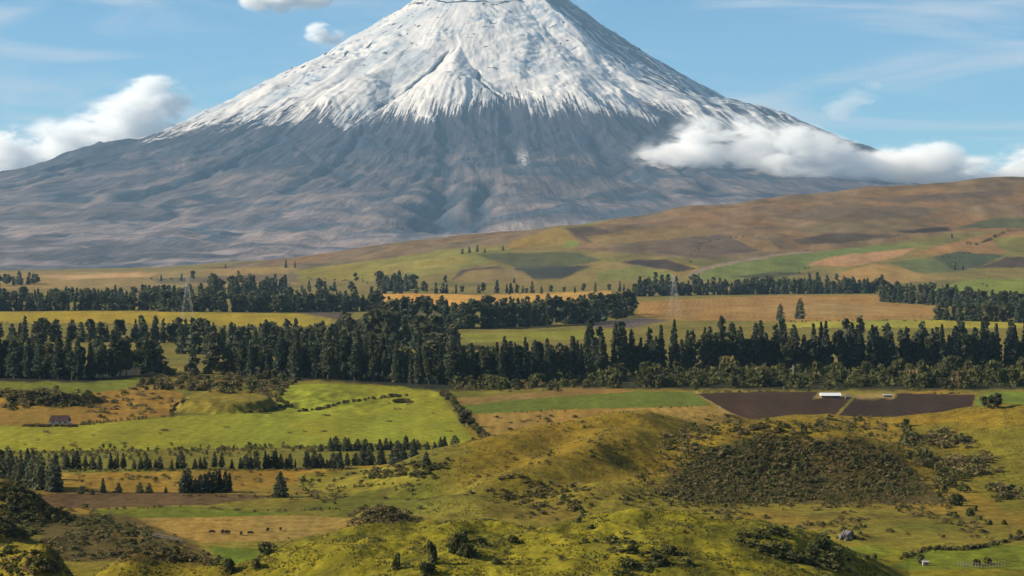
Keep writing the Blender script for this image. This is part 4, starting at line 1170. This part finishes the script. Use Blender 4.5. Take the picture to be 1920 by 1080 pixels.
scatter([(90, 965), (160, 955), (260, 990), (380, 1040), (470, 1070), (400, 1065), (250, 1030), (150, 1000)], 360, 5, 15, 0, 5, 0.65, 500, 680, 12)
scatter([(60, 985), (220, 1010), (380, 1050), (100, 1050)], 220, 5, 14, 2, 6, 0.5, 480, 660, 13, (20, 0.0))
scatter([(0, 740), (60, 738), (130, 742), (160, 760), (110, 762), (70, 752), (20, 764)], 170, 8, 16, 0, 5, 0.6, 950, 1300, 14)
scatter([(270, 705), (540, 712), (530, 745), (480, 735), (330, 728)], 160, 6, 14, 1, 6, 0.5, 950, 1300, 15)
scatter([(640, 885), (760, 872), (850, 868), (800, 893), (700, 897)], 120, 5, 12, 0, 5, 0.5, 640, 860, 16)
scatter([(560, 900), (780, 900), (800, 960), (640, 975), (540, 950)], 130, 4, 10, 0, 6, 0.5, 560, 800, 17, (25, 0.05))
scatter([(70, 848), (300, 840), (600, 840), (600, 848), (300, 856), (70, 862)], 170, 6, 12, 0, 5, 0.95, 700, 900, 18)
scatter([(850, 830), (1000, 800), (1200, 790), (1180, 860), (900, 880)], 90, 4, 9, 1, 6, 0.5, 640, 950, 19, (20, 0.1))
scatter([(150, 740), (300, 728), (330, 780), (180, 790)], 110, 4, 10, 2, 6, 0.4, 900, 1300, 20, (12, 0.0))
scatter([(850, 1000), (1000, 1000), (1300, 1000), (1340, 1080), (1100, 1080), (760, 1080), (820, 1040)], 260, 5, 15, 0, 3, 0.5, 400, 600, 21, (16, 0.2))
scatter([(1380, 1000), (1480, 990), (1600, 1050), (1640, 1080), (1450, 1080)], 260, 6, 18, 0, 3, 0.5, 400, 600, 22, (12, 0.05))
scatter([(0, 1030), (60, 1030), (130, 1080), (0, 1080)], 70, 6, 15, 0, 4, 0.5, 400, 560, 23)
def scrub_line(pts, n, wlo, whi, tall=0.7, k0=0, k1=4, seed=3):
    """low growth along a ditch or field edge"""
    g = np.random.default_rng(seed); p = np.array(pts, float); t = np.sort(g.uniform(0, len(p) - 1, n))
    px = np.interp(t, np.arange(len(p)), p[:, 0]); py = np.interp(t, np.arange(len(p)), p[:, 1]) + g.normal(0, 0.7, n)
    x, y, z = on_ground(px, py)
    for j in range(n):
        if fbm(np.array([x[j] / 30]), np.array([y[j] / 30]), 2, seed)[0] < -0.35: continue
        w = g.uniform(wlo, whi) * y[j] / F
        SCRUB.append((x[j], y[j], z[j] - 0.1 * w, w / 1.3, g.integers(k0, k1), 1 / tall))
for k, (pts, n, a_, b_) in enumerate([([(0, 851), (560, 840), (895, 837)], 190, 4, 9), ([(110, 884), (640, 881)], 120, 4, 8), ([(340, 930), (520, 933), (640, 916), (790, 904)], 70, 3, 8), ([(170, 957), (330, 950), (480, 959), (650, 955)], 70, 3, 7),  # the strip below the long tree row stands in for its shadow
        ([(330, 780), (200, 792), (150, 797)], 46, 4, 8), ([(1290, 517), (1332, 502), (1440, 483), (1520, 474)], 70, 2, 5), ([(1560, 536), (1660, 531), (1750, 522), (1832, 508), (1892, 487)], 110, 3, 7), ([(1760, 532), (1832, 521), (1930, 524)], 70, 3, 6),
        ([(1466, 604), (1660, 601), (1930, 604)], 60, 2, 5), ([(860, 779), (1050, 770), (1330, 762)], 50, 2, 5), ([(1310, 736), (1530, 734)], 40, 3, 6), ([(1690, 737), (1830, 739)], 40, 3, 6), ([(700, 574), (850, 575), (1000, 569)], 60, 2, 5),
        ([(560, 526), (740, 529), (850, 527)], 60, 2, 5), ([(280, 522), (420, 530), (560, 536)], 50, 2, 5), ([(0, 606), (300, 608), (500, 615)], 60, 2, 5), ([(1690, 1049), (1740, 1031), (1800, 1031), (1850, 1026), (1918, 1008)], 110, 5, 12), ([(690, 975), (640, 996), (520, 1014)], 30, 3, 6)]):
    scrub_line(pts, n, a_, b_, 0.8, 0, 5, 900 + k)
SK = [card_kind(lobes_points(g0, 34, 10, 6.5, 0.0, 4), np.full(34, 2.3), 700 + k, 0, True, 0.0) for k in range(3)]
SK += [card_kind(lobes_points(g0, 30, 10, 7.0, 0.0, 4), np.full(30, 2.3), 710 + k, 1, True, 0.0) for k in range(3)]
joined("scrub", SCRUB, SK, ("low brown and green scrub covering the domed hill and gullies", "scrub"), [M_BUSH, M_DRY])

# grass tussocks on the hills nearest by
def tussocks():
    g = np.random.default_rng(9); V_, F_, M_, base = [], [], [], 0
    for (n, y0, y1, p0, p1, zmin, size) in [(70000, 400, 600, -40, 1960, 2.0, 1.0), (32000, 620, 960, 780, 1960, 1.2, 1.0)]:
        px = g.uniform(p0, p1, n); y = g.uniform(y0, y1, n); x = U(px) * y; z = height(x, y)
        f_ = fbm(x / 7, y / 9, 3, 61)
        ok = (z > zmin) & (f_ > -0.05)
        x, y, z, f_ = x[ok], y[ok], z[ok], f_[ok]; n = len(x)
        cen = np.stack([x, y, z], 1); dark = (fbm(x / 13, y / 16, 3, 67) + g.normal(0, 0.25, n) > 0.18).astype(np.int32)
        for k in range(2):
            a = g.uniform(0, 6.28, n); r = g.uniform(0.12, 0.40, n) * size
            dx, dy = np.cos(a), np.sin(a)
            p0_ = cen + np.stack([dx * r, dy * r, -0.1 * np.ones(n)], 1); p1_ = cen - np.stack([dx * r, dy * r, 0.1 * np.ones(n)], 1)
            p2_ = cen + np.stack([g.uniform(-.3, .3, n), g.uniform(-.3, .3, n), g.uniform(0.12, 0.40, n) * size * (1 + 0.4 * dark)], 1)
            V_.append(np.stack([p0_, p1_, p2_], 1).reshape(-1, 3)); F_.append(np.arange(n * 3).reshape(n, 3) + base); base += n * 3; M_.append(dark)
    me = np_mesh("grass", np.concatenate(V_), np.concatenate(F_), [M_GRASS, M_BUSH]); me.polygons.foreach_set("material_index", np.concatenate(M_))
    o = link("grass", me)
    tag(o, "yellow-green grass tussocks on the near hills", "grass", None, "stuff")
tussocks()

# ------------------------------------------------------------------ made things
def box(bm, x0, x1, y0, y1, z0, z1):
    v = [bm.verts.new((x, y, z)) for z in (z0, z1) for y in (y0, y1) for x in (x0, x1)]
    for f in [(0, 2, 3, 1), (4, 5, 7, 6), (0, 1, 5, 4), (2, 6, 7, 3), (0, 4, 6, 2), (1, 3, 7, 5)]:
        bm.faces.new([v[i] for i in f])
def bm_obj(name, bm, m, parent=None):
    me = bpy.data.meshes.new(name); bmesh.ops.recalc_face_normals(bm, faces=bm.faces[:]); bm.to_mesh(me); bm.free(); me.materials.append(m)
    return link(name, me, parent)
def box_obj(name, parent, m, *b):
    bm = bmesh.new(); box(bm, *b); return bm_obj(name, bm, m, parent)
M_WHITE = plain("whitewash", (0.50, 0.49, 0.46), 0.15)
M_PALE = plain("old_limewash", (0.30, 0.29, 0.27), 0.25)
M_TIN = plain("pale_tin", (0.55, 0.56, 0.58), 0.08)
M_ROOF = plain("dark_red_roof", (0.045, 0.026, 0.026), 0.3)
M_WOOD = plain("weathered_wood", (0.16, 0.13, 0.10), 0.35)
M_DARK = plain("dark_opening", (0.02, 0.02, 0.022), 0.2)
M_STEEL = plain("galvanised_steel", (0.34, 0.35, 0.37), 0.1)
M_STONE = plain("grey_stone", (0.13, 0.12, 0.115), 0.5)
M_COW = plain("dark_hide", (0.028, 0.018, 0.014), 0.5)
M_COW2 = plain("brown_hide", (0.07, 0.035, 0.02), 0.4)

def building(name, label, cat, x, y, z, w, dpt, hw, rise, wall_m, roof_m, over=0.35, hip=0.0, openings=()):
    e = empty(name, (x, y, z)); tag(e, label, cat)
    box_obj("wall", e, wall_m, -w / 2, w / 2, -dpt / 2, dpt / 2, -0.6, hw)
    bm = bmesh.new()
    W, Dp = w / 2 + over, dpt / 2 + over
    for t in (0.0, 0.14):
        pass
    a = [bm.verts.new(p) for p in [(-W, -Dp, hw - 0.05), (W, -Dp, hw - 0.05), (W, Dp, hw - 0.05), (-W, Dp, hw - 0.05), (-W + hip, 0, hw + rise), (W - hip, 0, hw + rise)]]
    for f in [(0, 1, 5, 4), (2, 3, 4, 5), (0, 4, 3), (1, 2, 5), (0, 3, 2, 1)]: bm.faces.new([a[i] for i in f])
    roof = bm_obj("roof", bm, roof_m, e)
    box_obj("ridge_cap", roof, roof_m, -W + hip, W - hip, -0.12, 0.12, hw + rise - 0.04, hw + rise + 0.07)
    for kind, cx, cw, z0, z1 in openings:
        o = box_obj(kind, e, M_DARK if kind == "window" else M_WOOD, cx - cw / 2, cx + cw / 2, -dpt / 2 - 0.03, -dpt / 2 + 0.05, z0, z1)
        if kind == "window":
            box_obj("sill", o, wall_m, cx - cw / 2 - 0.1, cx + cw / 2 + 0.1, -dpt / 2 - 0.12, -dpt / 2 - 0.031, z0 - 0.08, z0)
    return e
x, y, z = hit(110, 797)
building("farmhouse", "low farmhouse with dark red roof and white wall behind a hedge", "house", x, y + 3, ground_z(x, y + 3) + 0.5, 8.0, 5.5, 1.1, 2.2, M_WHITE, M_ROOF, 0.25, 0.4, [("door", 0.4, 0.9, -0.3, 1.0), ("window", -2.4, 0.9, 0.3, 0.85), ("window", 2.7, 0.9, 0.3, 0.85)])
for k in range(14):
    px = 44 + k * 7.4 + random.uniform(-2, 2)
    bush(px, 800 + random.uniform(-1.0, 0.5), random.uniform(13, 19), "brown bush in the low hedge before the red-roofed farmhouse", "hedge before the red-roofed farmhouse", True, None, 0.55)
x, y, z = hit(1557, 746)
building("barn", "long low barn with bright white tin roof beside the ploughed fields", "barn", x, y, z, 9.4, 5.5, 1.3, 1.25, M_WOOD, M_TIN, 0.4, 0.0, [("door", -1.5, 2.0, -0.2, 1.1), ("window", 2.2, 1.0, 0.4, 1.0)])
x, y, z = hit(1590, 748)
building("shed", "small weathered shed at the end of the white-roofed barn", "shed", x, y, z, 2.6, 2.2, 1.2, 0.6, M_WOOD, M_STONE, 0.2, 0.0, [("door", 0.3, 0.7, -0.1, 1.0)])
x, y, z = hit(1664, 744)
building("shed", "pale stone shed on the grassy strip between ploughed fields and thicket", "shed", x, y, z, 4.2, 2.6, 0.9, 0.5, M_STONE, M_PALE, 0.2, 0.0, [("door", 0.3, 0.8, -0.1, 0.9)])
x, y, z = hit(1735, 1060)
building("hut", "tiny white hut beside a bush at the edge of the green meadow", "hut", x, y, z, 1.3, 1.2, 0.9, 0.35, M_PALE, M_PALE, 0.12, 0.0, [("door", 0.1, 0.5, -0.1, 0.9)])
bush(1727, 1056, 13, "dark bush standing beside the tiny white hut", None, False, None, 1.3)

def boulder(px, py, wpx, label, tall=0.6, m=M_STONE, seed=1):
    x, y, z = hit(px, py); w = wpx * y / F / 2
    bm = bmesh.new(); bmesh.ops.create_icosphere(bm, subdivisions=4, radius=1.0)
    for v in bm.verts:
        c = np.array(v.co); n = 1 + 0.28 * float(pn(c[0] * 1.7 + seed, c[1] * 1.7 + c[2] * 1.3, seed)) + 0.22 * float(pn(c[0] * 3.4 + c[2] * 3, c[1] * 3.4 - c[2], seed + 3)) + 0.10 * float(pn(c[0] * 9 + c[2] * 7, c[1] * 9, seed + 5))
        v.co = Vector((c[0] * w * n, c[1] * w * n, max(c[2], -0.4) * w * tall * 1.6 * n))
    o = bm_obj("boulder", bm, m); o.location = (x, y, z + 0.1 * w)
    tag(o, label, "rock"); return o
for _px, _py, _w in [(1572, 1009, 12), (1602, 1010, 15), (1616, 1012, 12), (1590, 1014, 14)]:
    bush(_px, _py, _w, "low bush growing against the large grey boulder", "bushes against the large grey boulder", False, None, 0.6)
boulder(1588, 1009, 28, "large grey boulder on the grass below the scrubby dome", 0.55, M_STONE, 4)

# power pylons
def pylon(px, py, hpx, label, D=None):
    if D is None: x, y, z = hit(px, py)
    else: x, y = float(U(px)) * D, D; z = ground_z(x, y)
    h = hpx * y / F; e = empty("pylon", (x, y, z), 0.35); tag(e, label, "pylon", None)
    t = 0.042 * h / 40
    def half(q): return h * (0.115 * (1 - q) ** 1.3 + 0.022)
    lv = [0, 0.16, 0.31, 0.44, 0.56, 0.67, 0.77, 0.86, 0.94, 1.0]
    corner = [(-1, -1), (1, -1), (1, 1), (-1, 1)]
    for c in corner:
        v, f = tube([[((c[0] * half(q), c[1] * half(q), q * h - (0.5 if q == 0 else 0)), t * 1.3) for q in lv]], 4)
        link("leg", np_mesh("leg", v, f, [M_STEEL]), e)
    segs = []
    for a, b_ in zip(lv[:-1], lv[1:]):
        for i in range(4):
            c, d_ = corner[i], corner[(i + 1) % 4]
            A_ = lambda c, q: (c[0] * half(q), c[1] * half(q), q * h)
            segs += [[(A_(c, a), t), (A_(d_, b_), t)], [(A_(d_, a), t), (A_(c, b_), t)], [(A_(c, b_), t), (A_(d_, b_), t)]]
    v, f = tube(segs, 4); link("bracing", np_mesh("bracing", v, f, [M_STEEL]), e)
    for q in (0.74, 0.86, 0.97):
        l = h * (0.13 if q < 0.95 else 0.10); w_ = half(q)
        sg = []
        for s in (-1, 1):
            tip = (s * (w_ + l), 0, q * h)
            for yy in (-w_, w_): sg.append([((s * w_, yy, q * h), t), (tip, t)])
            sg.append([((s * w_, 0, q * h + 0.045 * h), t), (tip, t)])
        v, f = tube(sg, 4); arm = link("crossarm", np_mesh("crossarm", v, f, [M_STEEL]), e)
        for s in (-1, 1):
            v, f = tube([[((s * (w_ + l), 0, q * h), 0.13), ((s * (w_ + l), 0, q * h - 0.035 * h), 0.13)]], 5); link("insulator", np_mesh("insulator", v, f, [M_STONE]), arm)
pylon(1264, 594, 78, "grey steel lattice pylon on the brown stubble field")
pylon(351, 604, 86, "grey steel lattice pylon on the long yellow field")
def pole(px, py, hpx, label, D=None):
    x, y, z = hit(px, py) if D is None else (float(U(px)) * D, D, ground_z(float(U(px)) * D, D))
    h = hpx * y / F; e = empty("utility_pole", (x, y, z)); tag(e, label, "pole", "utility poles before the woods")
    v, f = tube([[((0, 0, -0.5), 0.2), ((0, 0, h), 0.13)]], 6); link("shaft", np_mesh("shaft", v, f, [M_STEEL]), e)
    box_obj("crossarm", e, M_WOOD, -0.9, 0.9, -0.08, 0.08, h - 0.7, h - 0.5)
pole(54, 706, 32, "thin pale utility pole before the dark block of wood"); pole(1487, 722, 38, "thin pale utility pole in the thicket under the pine belt")

# cattle
def cow_mesh():
    me = bpy.data.meshes.new("cow")
    V_ = [(0, 0, 1.05), (0.55, 0, 1.08), (0.92, 0, 1.12), (1.14, 0, 0.9), (1.3, 0, 0.55), (1.42, 0, 0.36), (-0.5, 0, 1.08), (-0.85, 0, 1.1), (-1.02, 0, 1.0), (-1.08, 0, 0.55)]
    R_ = [.42, .40, .27, .19, .16, .10, .42, .30, .06, .03]
    E_ = [(0, 1), (1, 2), (2, 3), (3, 4), (4, 5), (0, 6), (6, 7), (7, 8), (8, 9)]
    for sx, par in ((0.55, 1), (-0.7, 6)):
        for sy in (-0.2, 0.2):
            b_ = len(V_); bk = 0.08 if sx < 0 else 0.0
            V_ += [(sx, sy, 0.72), (sx - bk, sy, 0.42), (sx + 0.02, sy, 0.02)]; R_ += [.15, .075, .065]; E_ += [(par, b_), (b_, b_ + 1), (b_ + 1, b_ + 2)]
    for sy in (-1, 1):
        b_ = len(V_); V_ += [(1.36, sy * 0.2, 0.66)]; R_ += [0.045]; E_ += [(3, b_)]
    me.from_pydata(V_, E_, []); o = bpy.data.objects.new("cow_source", me); COL.objects.link(o)
    sk = o.modifiers.new("skin", 'SKIN'); ss = o.modifiers.new("sub", 'SUBSURF'); ss.levels = 1; ss.render_levels = 1
    for i, r in enumerate(R_):
        me.skin_vertices[0].data[i].radius = (r, r); me.skin_vertices[0].data[i].use_root = (i == 0)
    dg = bpy.context.evaluated_depsgraph_get(); res = bpy.data.meshes.new_from_object(o.evaluated_get(dg))
    bpy.data.objects.remove(o); res.polygons.foreach_set("use_smooth", np.ones(len(res.polygons), bool))
    res.name = "cow"; return res
cm = cow_mesh(); cm2 = cm.copy()
cm.materials.clear(); cm.materials.append(M_COW); cm2.materials.clear(); cm2.materials.append(M_COW2)
for px, py, rz, m in [(397, 1001, 0.2, 0), (417, 1001, 1.3, 1), (426, 1002, 3.3, 0), (452, 1004, 1.9, 0), (469, 1003, 0.1, 0), (502, 997, 1.4, 0), (526, 996, 1.7, 0)]:
    x, y, z = hit(px, py)
    o = link("cow", cm2 if m else cm); o.location = (x, y, z - 0.02); o.rotation_euler = (0, 0, rz); o.scale = (0.76, 0.84, 0.74)
    tag(o, "brown cow grazing among black cattle on the tan field" if m else "black cow grazing on the dry tan field", "cow", "cattle grazing on the tan field")

# fences
M_POST = plain("fence_post", (0.15, 0.13, 0.11), 0.4)
def fence(pts, n, hgt, label, rails=2):
    p = np.array([hit(*q) for q in pts]); tt = np.linspace(0, len(p) - 1, n)
    X_ = [np.interp(tt, np.arange(len(p)), p[:, i]) for i in range(2)]
    Z_ = height(X_[0], X_[1])
    e = empty("fence", (X_[0][0], X_[1][0], Z_[0])); tag(e, label, "fence")
    o3 = np.array([X_[0][0], X_[1][0], Z_[0]])
    v, f = tube([[((0, 0, -0.4), 0.09), ((0, 0, hgt), 0.075)]], 5); pm = np_mesh("post", v, f, [M_POST])
    for i in range(n):
        o = link("post", pm, e); o.location = (X_[0][i] - o3[0], X_[1][i] - o3[1], Z_[i] - o3[2]); o.scale = (1, 1, random.uniform(0.85, 1.1))
    for k in range(rails):
        q = hgt * (0.45 + 0.42 * k)
        v, f = tube([[((X_[0][i] - o3[0], X_[1][i] - o3[1], Z_[i] - o3[2] + q), 0.045) for i in range(n)]], 4); link("rail", np_mesh("rail", v, f, [M_POST]), e)
fence([(285, 1008), (312, 1013), (342, 1018)], 19, 1.3, "grey post and rail fence above the scrubby bank by the cattle")
fence([(1796, 1062), (1840, 1066), (1884, 1062)], 17, 1.2, "pale post and rail fence along the edge of the green meadow")

# ------------------------------------------------------------------ clouds
def cloud(name, label, puffs, dens, D, seed, soft=1.0, scale=0.0028, thr=0.485):
    """puffs: picture centre, half size (picture points), depth half size (m); one closed skin round the puffs, filled with vapour"""
    C = []
    for (px, py, rx, ry, dy) in puffs:
        d_ = D + dy
        C.append((float(U(px)) * d_, d_, float(Zp(py, d_)), rx * d_ / F, max(rx, ry) * 0.9 * d_ / F, ry * d_ / F))
    C = np.array(C)
    lo = (C[:, :3] - C[:, 3:] * 1.05).min(0); hi = (C[:, :3] + C[:, 3:] * 1.05).max(0); mid_ = (lo + hi) / 2
    bm = bmesh.new()
    bmesh.ops.create_uvsphere(bm, u_segments=4, v_segments=3, radius=1.0); bm.clear()
    for c in C:
        r = bmesh.ops.create_icosphere(bm, subdivisions=2, radius=1.0)
        for v in r["verts"]: v.co = Vector((c[0] - mid_[0] + v.co.x * c[3] * 1.06, c[1] - mid_[1] + v.co.y * c[4] * 1.06, c[2] - mid_[2] + v.co.z * c[5] * 1.06))
    me = bpy.data.meshes.new(name); bm.to_mesh(me); bm.free()
    o = link(name, me); o.location = mid_
    vox = float((hi - lo).max()) / 70
    rm = o.modifiers.new("skin", 'REMESH'); rm.mode = 'VOXEL'; rm.voxel_size = vox
    dg = bpy.context.evaluated_depsgraph_get(); res = bpy.data.meshes.new_from_object(o.evaluated_get(dg)); o.modifiers.clear(); o.data = res; res.name = name
    m = bpy.data.materials.new("vapour"); m.use_nodes = True; nt = m.node_tree; nt.nodes.clear()
    out = nt.nodes.new("ShaderNodeOutputMaterial"); p = nt.nodes.new("ShaderNodeVolumePrincipled")
    p.inputs["Color"].default_value = (1, 1, 1, 1); p.inputs["Anisotropy"].default_value = 0.0
    tcn = nt.nodes.new("ShaderNodeTexCoord")
    mpp = nd(nt, "ShaderNodeMapping"); mpp.inputs["Rotation"].default_value = (0, math.radians(28), 0); mpp.inputs["Scale"].default_value = (0.62, 0.8, 1.35); mpp.inputs["Location"].default_value = (seed * 900.0, 0, 0)
    nt.links.new(tcn.outputs["Object"], mpp.inputs["Vector"])
    nz = nd(nt, "ShaderNodeTexNoise", Scale=scale, Detail=8.0, Roughness=0.66, Distortion=0.3); nt.links.new(mpp.outputs["Vector"], nz.inputs["Vector"])
    acc = None
    for c in C:
        vm = nd(nt, "ShaderNodeVectorMath", operation='SUBTRACT'); vm.inputs[1].default_value = tuple(c[:3] - mid_); nt.links.new(tcn.outputs["Object"], vm.inputs[0])
        dv_ = nd(nt, "ShaderNodeVectorMath", operation='DIVIDE'); dv_.inputs[1].default_value = tuple(c[3:]); nt.links.new(vm.outputs[0], dv_.inputs[0])
        ln = nd(nt, "ShaderNodeVectorMath", operation='LENGTH'); nt.links.new(dv_.outputs[0], ln.inputs[0])
        if acc is None: acc = ln.outputs["Value"]
        else:
            mn = nd(nt, "ShaderNodeMath", operation='SMOOTH_MIN'); mn.inputs[2].default_value = 0.15
            nt.links.new(acc, mn.inputs[0]); nt.links.new(ln.outputs["Value"], mn.inputs[1]); acc = mn.outputs[0]
    # vapour = 1 - distance + noise
    a1 = nd(nt, "ShaderNodeMath", operation='MULTIPLY_ADD'); a1.inputs[1].default_value = 6.0 * soft; a1.inputs[2].default_value = -thr * 6.0 * soft
    nt.links.new(nz.outputs["Fac"], a1.inputs[0])
    a2 = nd(nt, "ShaderNodeMath", operation='SUBTRACT'); a2.inputs[0].default_value = 0.80; nt.links.new(acc, a2.inputs[1])
    a3 = nd(nt, "ShaderNodeMath", operation='ADD'); nt.links.new(a1.outputs[0], a3.inputs[0]); nt.links.new(a2.outputs[0], a3.inputs[1])
    # no vapour on the skin itself
    ed = nd(nt, "ShaderNodeMapRange", interpolation_type='SMOOTHSTEP'); ed.inputs["From Min"].default_value = 1.0; ed.inputs["From Max"].default_value = 0.55; nt.links.new(acc, ed.inputs["Value"])
    mr = nd(nt, "ShaderNodeMapRange", interpolation_type='SMOOTHSTEP'); mr.inputs["From Min"].default_value = 0.0; mr.inputs["From Max"].default_value = 0.85; nt.links.new(a3.outputs[0], mr.inputs["Value"])
    ml = nd(nt, "ShaderNodeMath", operation='MULTIPLY'); nt.links.new(mr.outputs[0], ml.inputs[0]); nt.links.new(ed.outputs[0], ml.inputs[1])
    md = nd(nt, "ShaderNodeMath", operation='MULTIPLY'); md.inputs[1].default_value = dens; nt.links.new(ml.outputs[0], md.inputs[0])
    nt.links.new(md.outputs[0], p.inputs["Density"]); nt.links.new(p.outputs[0], out.inputs["Volume"])
    res.materials.clear(); res.materials.append(m)
    tag(o, label, "cloud"); return o
cloud("cloud", "long ragged white cloud drifting across the flank of the volcano", [(1255, 312, 88, 66, 0), (1310, 296, 100, 92, 100), (1395, 306, 120, 100, 200), (1485, 314, 128, 96, 100), (1575, 318, 115, 78, 200), (1660, 330, 115, 66, 300), (1740, 318, 100, 68, 300), (1830, 338, 115, 52, 500), (1925, 320, 85, 58, 500)], 0.015, 16200, 1, 1.15, 0.0052, 0.47)
cloud("cloud", "billowing white cloud bank behind the low shoulder of the volcano", [(-60, 315, 95, 78, 0), (20, 310, 105, 85, 0), (110, 300, 105, 90, 0), (190, 275, 105, 95, 100), (245, 245, 95, 95, 0), (285, 190, 85, 60, 0), (320, 250, 60, 50, 0)], 0.012, 23500, 2, 1.15, 0.0046, 0.468)
cloud("cloud", "flat-bottomed white cloud high beside the snowy summit", [(490, 0, 50, 26, 0), (540, -4, 66, 34, 0), (590, 0, 40, 22, 0)], 0.02, 24500, 3, 1.1, 0.005, 0.46)
cloud("cloud", "tiny white cloud puff beside the snowy ridge", [(598, 62, 34, 24, 0), (620, 67, 30, 20, 0)], 0.02, 24000, 4, 1.1, 0.008, 0.46)
cloud("cloud", "thin grey cloud wisp above the long ragged cloud", [(1570, 205, 60, 30, 0), (1605, 185, 55, 26, 0), (1638, 160, 34, 18, 0)], 0.0022, 22000, 5, 1.0, 0.0045)

# ------------------------------------------------------------------ haze
def haze_box():
    x0, x1, y0, y1, z0, z1 = -32000, 32000, -2700, 26500, -700, 2420
    v = [(x, y, z) for z in (z0, z1) for y in (y0, y1) for x in (x0, x1)]
    f = [(0, 2, 3, 1), (4, 5, 7, 6), (0, 1, 5, 4), (2, 6, 7, 3), (0, 4, 6, 2), (1, 3, 7, 5)]
    m = bpy.data.materials.new("air"); m.use_nodes = True
    nt = m.node_tree; nt.nodes.clear()
    o = nt.nodes.new("ShaderNodeOutputMaterial")
    p = nt.nodes.new("ShaderNodeVolumePrincipled")
    p.inputs["Color"].default_value = (0.40, 0.68, 1.0, 1)
    p.inputs["Density"].default_value = 1.8e-5
    p.inputs["Anisotropy"].default_value = 0.0
    nt.links.new(p.outputs[0], o.inputs["Volume"])
    ob = link("haze", np_mesh("haze", np.array(v), np.array(f), [m]))
    tag(ob, kind="stuff")
haze_box()
